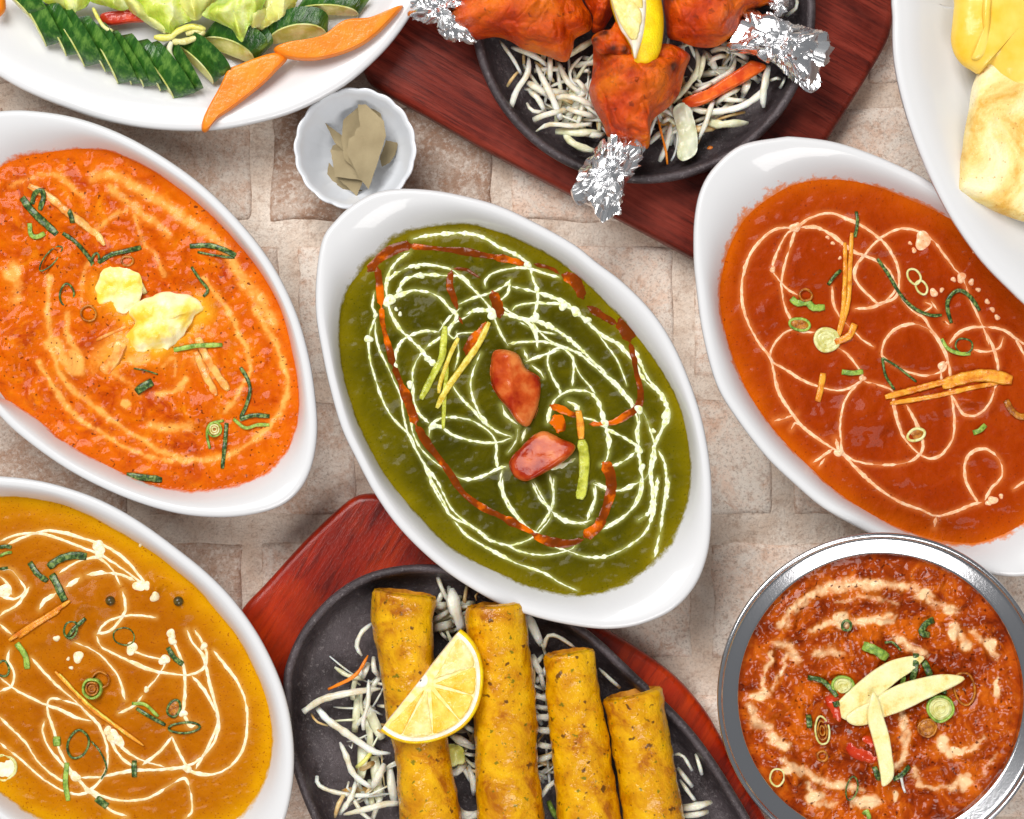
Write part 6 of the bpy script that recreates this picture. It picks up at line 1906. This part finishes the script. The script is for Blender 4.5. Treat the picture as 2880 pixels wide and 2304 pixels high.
def lemon_top():
    z0 = .060
    r = root('lemon_wedge', tuple(W('B', [(1440, 50)], z0)[0]) + (z0 - .008,), 'lemon wedge with a bright yellow rind on top of the chicken', 'lemon', 'lemon wedges')
    v, f = blob_geo(W('B', [(1270, -260), (1282, -120), (1290, 0), (1312, 80), (1338, 150), (1372, 200), (1392, 240), (1408, 300), (1412, 328), (1450, 334), (1490, 326), (1530, 282), (1552, 220), (1562, 110), (1552, 0), (1520, -140), (1450, -280), (1350, -300)], z0), z0 - .006, .0065, p=4, q=1.6, nt=110)
    mk('rind', v, f, RIND, parent=r)
    v, f = blob_geo(W('B', [(1278, -240), (1286, -110), (1292, 0), (1314, 80), (1340, 150), (1374, 198), (1394, 238), (1412, 300), (1432, 250), (1456, 170), (1468, 80), (1470, 0), (1455, -130), (1400, -260)], z0), z0 - .0005, .0026, p=9, q=1.6, nt=100)
    mk('pith', v, f, PITH, parent=r)
    for k, cont in enumerate([[(1296, -30), (1300, 30), (1330, 110), (1362, 165), (1392, 205), (1420, 200), (1436, 150), (1446, 90), (1430, 40), (1360, -10)], [(1288, -230), (1292, -60), (1340, -30), (1440, 50), (1448, -20), (1430, -140), (1390, -230)]]):
        v, f = blob_geo(W('B', cont, z0), z0 + .0018, .0012, nt=60, nr=9, p=8, q=1.6, disp=noise_disp(.0005, .0016, 2, xy=0), under=.3)
        mk('segment', v, f, LPULP2, parent=r)


lemon_top()


# ------------------------------------------------------------------ tandoori chicken with foil
def chickmat():
    m = Mat('tandoori_chicken', rough=.5, spec=.08, coat=.6, coatr=.07)
    m.base(m.ramp(m.noise(50, 5, .65, .6), [(.34, c(168, 42, 0)), (.47, c(208, 70, 0)), (.58, c(228, 96, 0)), (.7, c(240, 130, 6))]))
    m.mix(m.ramp(m.noise(22, 3, .6, .3, off=6), [(.5, 0.0), (.66, .75)]), c(238, 126, 8))
    m.mix(m.ramp(m.noise(36, 4, .7, .6, off=12), [(.57, 0.0), (.68, .85)]), c(140, 30, 0))
    m.mix(m.ramp(m.noise(240, 3, .6, .3, off=22), [(.62, 0.0), (.72, .7)]), c(96, 18, 2))
    m.mix(m.attr('char'), c(40, 14, 8))
    m.bumpit(m.noise(650, 5, .75), .0008)
    m.bumpit(m.noise(150, 4, .6, off=4), .0016)
    return m.done()


CHK = chickmat()


def foilmat():
    m = Mat('crumpled_foil', rough=.22, metal=1.0, spec=.5)
    m.base((.93, .93, .94))
    m.mix(m.ramp(m.noise(95, 3, .6, off=3), [(.68, 0.0), (.74, .8)]), c(200, 110, 50))
    return m.done()


FOIL = foilmat()


def crumple(amp, cell=.0042, seed=0.0):
    """displacement by planar facets with sharp folds, like creased foil"""
    rs = np.random.RandomState(int(seed * 10) + 3)

    def fn(v, z0, h):
        v = v.copy()
        P = v.copy()
        P[:, 0] += .0012 * perlin(v[:, 0] * 250, v[:, 1] * 250, v[:, 2] * 250 + seed)
        P[:, 1] += .0012 * perlin(v[:, 0] * 250, v[:, 1] * 250, v[:, 2] * 250 + seed + 9)
        d = np.zeros(len(v))
        for sc_, w_, cnt in ((cell * 2.4, .8, 50), (cell * 1.1, .8, 260), (cell * .6, .35, 700)):
            mn, mx = v.min(0), v.max(0)
            pts = rs.uniform(mn - .002, mx + .002, (cnt, 3))
            g = rs.normal(size=(cnt, 3))
            g /= np.linalg.norm(g, axis=1)[:, None]
            best = np.full(len(v), 1e9)
            second = np.full(len(v), 1e9)
            idx = np.zeros(len(v), int)
            for i, q in enumerate(pts):
                dd = np.linalg.norm(P - q, axis=1)
                b_ = dd < best
                second = np.where(b_, best, np.minimum(second, dd))
                best = np.where(b_, dd, best)
                idx = np.where(b_, i, idx)
            t_ = np.einsum('ij,ij->i', P - pts[idx], g[idx])
            d += w_ * (t_ * .9 - np.minimum(second - best, sc_ * .3) * .5)
        k = np.clip((v[:, 2] - z0 + h * .6) / h, 0.15, 1)
        cen = v.mean(0)
        out = v - cen
        out[:, 2] *= 1.5
        out /= np.linalg.norm(out, axis=1)[:, None] + 1e-9
        return v + out * (np.clip(d, -.0022, .0022) * amp * k)[:, None]
    return fn


def foil(cr, pts, z0, h, parent, seed, nt=220, nr=64):
    v, f = blob_geo(W(cr, pts, z0), z0, h, nt=nt, nr=nr, p=2.4, q=1.9, disp=crumple(1.0, seed=seed), under=.5)
    mk('foil_wrap', v, f, FOIL, parent=parent, flat=True)


def chicken(cr, pts, z0, h, label, foils, seed, lumps=(), chars=(), amp=.0022):
    v, f = blob_geo(W(cr, pts, z0), z0, h, nt=210, nr=64, p=2.6, q=1.7, under=.55)
    X = v / .016 + seed
    k = np.clip((v[:, 2] - z0 + h * .5) / (h * .6), 0.2, 1)
    v[:, 2] += k * amp * fbm(X[:, 0], X[:, 1], X[:, 2], 3)
    Y_ = v / .0045 + seed
    v[:, 2] += k * .0007 * fbm(Y_[:, 0], Y_[:, 1], Y_[:, 2], 2)
    Y_ = v / .009 + seed * 2
    v[:, 2] -= k * .0007 * np.clip(.12 - np.abs(perlin(Y_[:, 0], Y_[:, 1] * .6, Y_[:, 2])), 0, 1) / .12
    v[:, 0] += .0006 * fbm(X[:, 1] + 31, X[:, 0], X[:, 2], 2)
    v[:, 1] += .0006 * fbm(X[:, 0] - 13, X[:, 1] + 7, X[:, 2], 2)
    for (lx, ly, rx, ry, hh) in lumps:
        p = W(cr, [(lx, ly)], z0)[0]
        v[:, 2] += k * hh * np.exp(-(((v[:, 0] - p[0]) / WL(cr, rx)) ** 2 + ((v[:, 1] - p[1]) / WL(cr, ry)) ** 2))
    ch = np.zeros(len(v))
    for (lx, ly, rx) in chars:
        p = W(cr, [(lx, ly)], z0)[0]
        ch = np.maximum(ch, np.exp(-((v[:, 0] - p[0]) ** 2 + (v[:, 1] - p[1]) ** 2) / WL(cr, rx) ** 2) * (1 + .6 * perlin(v[:, 0] * 500, v[:, 1] * 500, 1.0)))
    b = v.mean(0)
    r = root('chicken_drumstick', (b[0], b[1], v[:, 2].min()), label, 'chicken', 'tandoori chicken pieces on the round iron plate')
    mk('meat', v, f, CHK, parent=r, attrs={'char': np.clip(ch, 0, .9)})
    for i, (c2, p2, z2, h2) in enumerate(foils):
        foil(c2, p2, z2, h2, r, seed + i)
    return r


chicken('B', [(540, -40), (500, 40), (468, 85), (468, 150), (520, 178), (600, 198), (700, 188), (770, 205), (850, 250), (960, 280), (1060, 312), (1100, 250), (1112, 195), (1185, 150), (1192, 80), (1160, 30), (1110, -60), (1000, -200), (800, -260), (620, -180)], .036, .018,
        'left tandoori chicken piece pointing to the left with its foil over the board',
        [('B', [(262, 80), (300, 0), (340, -90), (430, -140), (530, -110), (560, -20), (545, 40), (500, 85), (475, 120), (500, 165), (560, 195), (615, 215), (540, 212), (470, 200), (430, 165), (400, 128), (340, 108)], .036, .011)], 1.0,
        lumps=[(900, 40, 200, 120, .004), (620, 80, 100, 60, .002), (1080, 60, 60, 100, -.002), (900, 200, 160, 50, .002)], chars=[(480, 90, 30), (500, 150, 26)])
chicken('B', [(1120, -120), (1290, -120), (1310, 40), (1270, 130), (1230, 165), (1195, 150), (1200, 90), (1160, 20)], .031, .012, 'dark orange chicken part behind the lemon, between two larger pieces', [], 4.0, lumps=[(1250, 80, 40, 40, .002)])
chicken('B', [(1560, -60), (1555, 20), (1562, 120), (1582, 192), (1640, 212), (1700, 235), (1750, 242), (1820, 238), (1880, 200), (1920, 150), (1975, 60), (2080, 20), (2120, -60), (2000, -220), (1750, -260), (1600, -180)], .036, .018,
        'right tandoori chicken piece with its foil pointing to the right',
        [('C', [(700, 100), (750, 68), (812, 58), (870, 68), (900, 100), (960, 130), (1030, 138), (1080, 148), (1150, 168), (1162, 210), (1185, 240), (1160, 310), (1140, 350), (1125, 410), (1095, 448), (1060, 458), (1010, 430), (960, 380), (900, 330), (860, 308), (790, 278), (700, 262), (660, 262), (636, 236), (660, 200), (700, 160), (712, 130)], .036, .012)], 7.0,
        lumps=[(1620, 60, 50, 120, .002), (1820, 160, 130, 80, .004), (1800, -20, 120, 80, .003), (1900, 60, 30, 100, -.0015)], chars=[(1590, 10, 20)])
chicken('C', [(830, -60), (900, -70), (935, -20), (900, 20), (850, 20)], .034, .010, 'end of a fourth chicken piece with foil at the very top edge',
        [('C', [(850, -40), (880, -60), (950, -50), (965, 0), (952, 45), (925, 70), (895, 85), (872, 50), (852, 10)], .034, .008)], 9.0)
chicken('B', [(1200, 280), (1204, 225), (1240, 180), (1300, 190), (1380, 210), (1500, 220), (1590, 225), (1650, 245), (1692, 280), (1672, 340), (1656, 390), (1630, 480), (1570, 550), (1510, 600), (1492, 650), (1478, 745), (1420, 740), (1330, 735), (1275, 690), (1252, 630), (1210, 560), (1180, 490), (1178, 450), (1192, 400), (1196, 340)], .037, .019,
        'middle tandoori drumstick pointing down with its foil over the plate rim',
        [('B', [(1290, 662), (1310, 650), (1330, 665), (1335, 700), (1370, 692), (1415, 690), (1450, 715), (1462, 750), (1445, 800), (1425, 860), (1380, 920), (1362, 970), (1345, 1010), (1325, 1040), (1340, 1070), (1300, 1100), (1252, 1126), (1228, 1095), (1195, 1052), (1150, 1035), (1112, 1005), (1098, 950), (1102, 930), (1125, 880), (1160, 840), (1190, 790), (1225, 755), (1245, 725), (1275, 705)], .037, .0125)], 12.0,
        lumps=[(1400, 430, 120, 100, .004), (1300, 400, 60, 140, .002), (1560, 420, 70, 80, .002), (1560, 240, 60, 40, .003), (1420, 250, 60, 60, -.002), (1500, 540, 60, 50, .001), (1340, 600, 70, 60, .001)], chars=[(1600, 360, 24), (1250, 175, 26)])
chicken('B', [(1192, 215), (1200, 180), (1240, 155), (1290, 150), (1320, 110), (1350, 160), (1385, 220), (1400, 270), (1350, 290), (1280, 275), (1225, 268)], .052, .006, 'charred knuckle of chicken skin left of the lemon tip', [], 15.0, amp=.002,
        chars=[(1250, 175, 28), (1212, 215, 20), (1360, 265, 26), (1300, 262, 26)])

# ------------------------------------------------------------------ cheese bread on the right plate
ZBR = .053


def breadmat():
    m = Mat('flat_bread', rough=.5, sss=.15, sssr=.003, coat=.15)
    m.base(m.ramp(m.noise(34, 5, .6, .6), [(.36, c(222, 170, 70)), (.46, c(242, 214, 136)), (.6, c(250, 236, 192))]))
    m.mix(m.ramp(m.noise(600, 2, off=3), [(.66, 0.0), (.72, .7)]), c(200, 140, 60))
    m.bumpit(m.noise(200, 4, .7), .0010)
    return m.done()


BRD = breadmat()
CHS = simple('melted_cheese', [(.35, c(240, 190, 52)), (.6, c(248, 214, 104))], 40, rough=.35, coat=.35, coatr=.15, sss=.1, sssr=.004, bump=.0005, bscale=90)
blob('bread_slice', W('C', [(1935, 350), (1905, 440), (1885, 580), (1850, 780), (1830, 920), (1828, 962), (1870, 985), (1930, 1018), (2020, 1055), (2120, 1100), (2250, 1130), (2450, 1100), (2500, 700), (2450, 300), (2350, 0), (2100, -20), (1990, 150)], ZBR + .006), ZBR, .0085, BRD, p=16, q=1.7,
     disp=noise_disp(.0012, .018, 3), nt=140, nr=30, thing=('golden flat bread slice on the right hand plate', 'bread'))
blob('bread_slice', W('C', [(1832, 905), (1828, 962), (1880, 1000), (1960, 1050), (2060, 1085), (2156, 1118), (2260, 1140), (2260, 1080), (2060, 1030), (1920, 960)], ZBR), ZBR - .003, .004, simple('bread_crust', [(.35, c(206, 160, 96)), (.6, c(240, 224, 184))], 180, rough=.7, bump=.001, bscale=300),
     p=5, thing=('pale cut underside of the bread showing along its lower edge', 'bread'))
blob('melted_cheese', W('C', [(1835, -80), (1808, 30), (1800, 120), (1798, 200), (1815, 270), (1850, 320), (1895, 350), (1930, 368), (1965, 330), (2050, 420), (2156, 480), (2300, 460), (2420, 250), (2420, -100), (2100, -160)], ZBR + .008), ZBR + .0035, .0085, CHS, p=5, q=1.8,
     disp=noise_disp(.0014, .024, 2, seed=6), nt=130, nr=30, thing=('glossy yellow melted cheese spilling over the bread edge', 'cheese'))
blob('melted_cheese', W('C', [(1960, -60), (1945, 60), (1950, 160), (1942, 240), (1905, 275), (1895, 292), (1930, 298), (1975, 262), (1985, 180), (1992, 60), (1995, -60)], ZBR + .013), ZBR + .0105, .0032, CHS, p=2.5,
     disp=noise_disp(.0008, .02, 3, seed=6), thing=('raised fold of melted cheese running down from the top edge', 'cheese'))
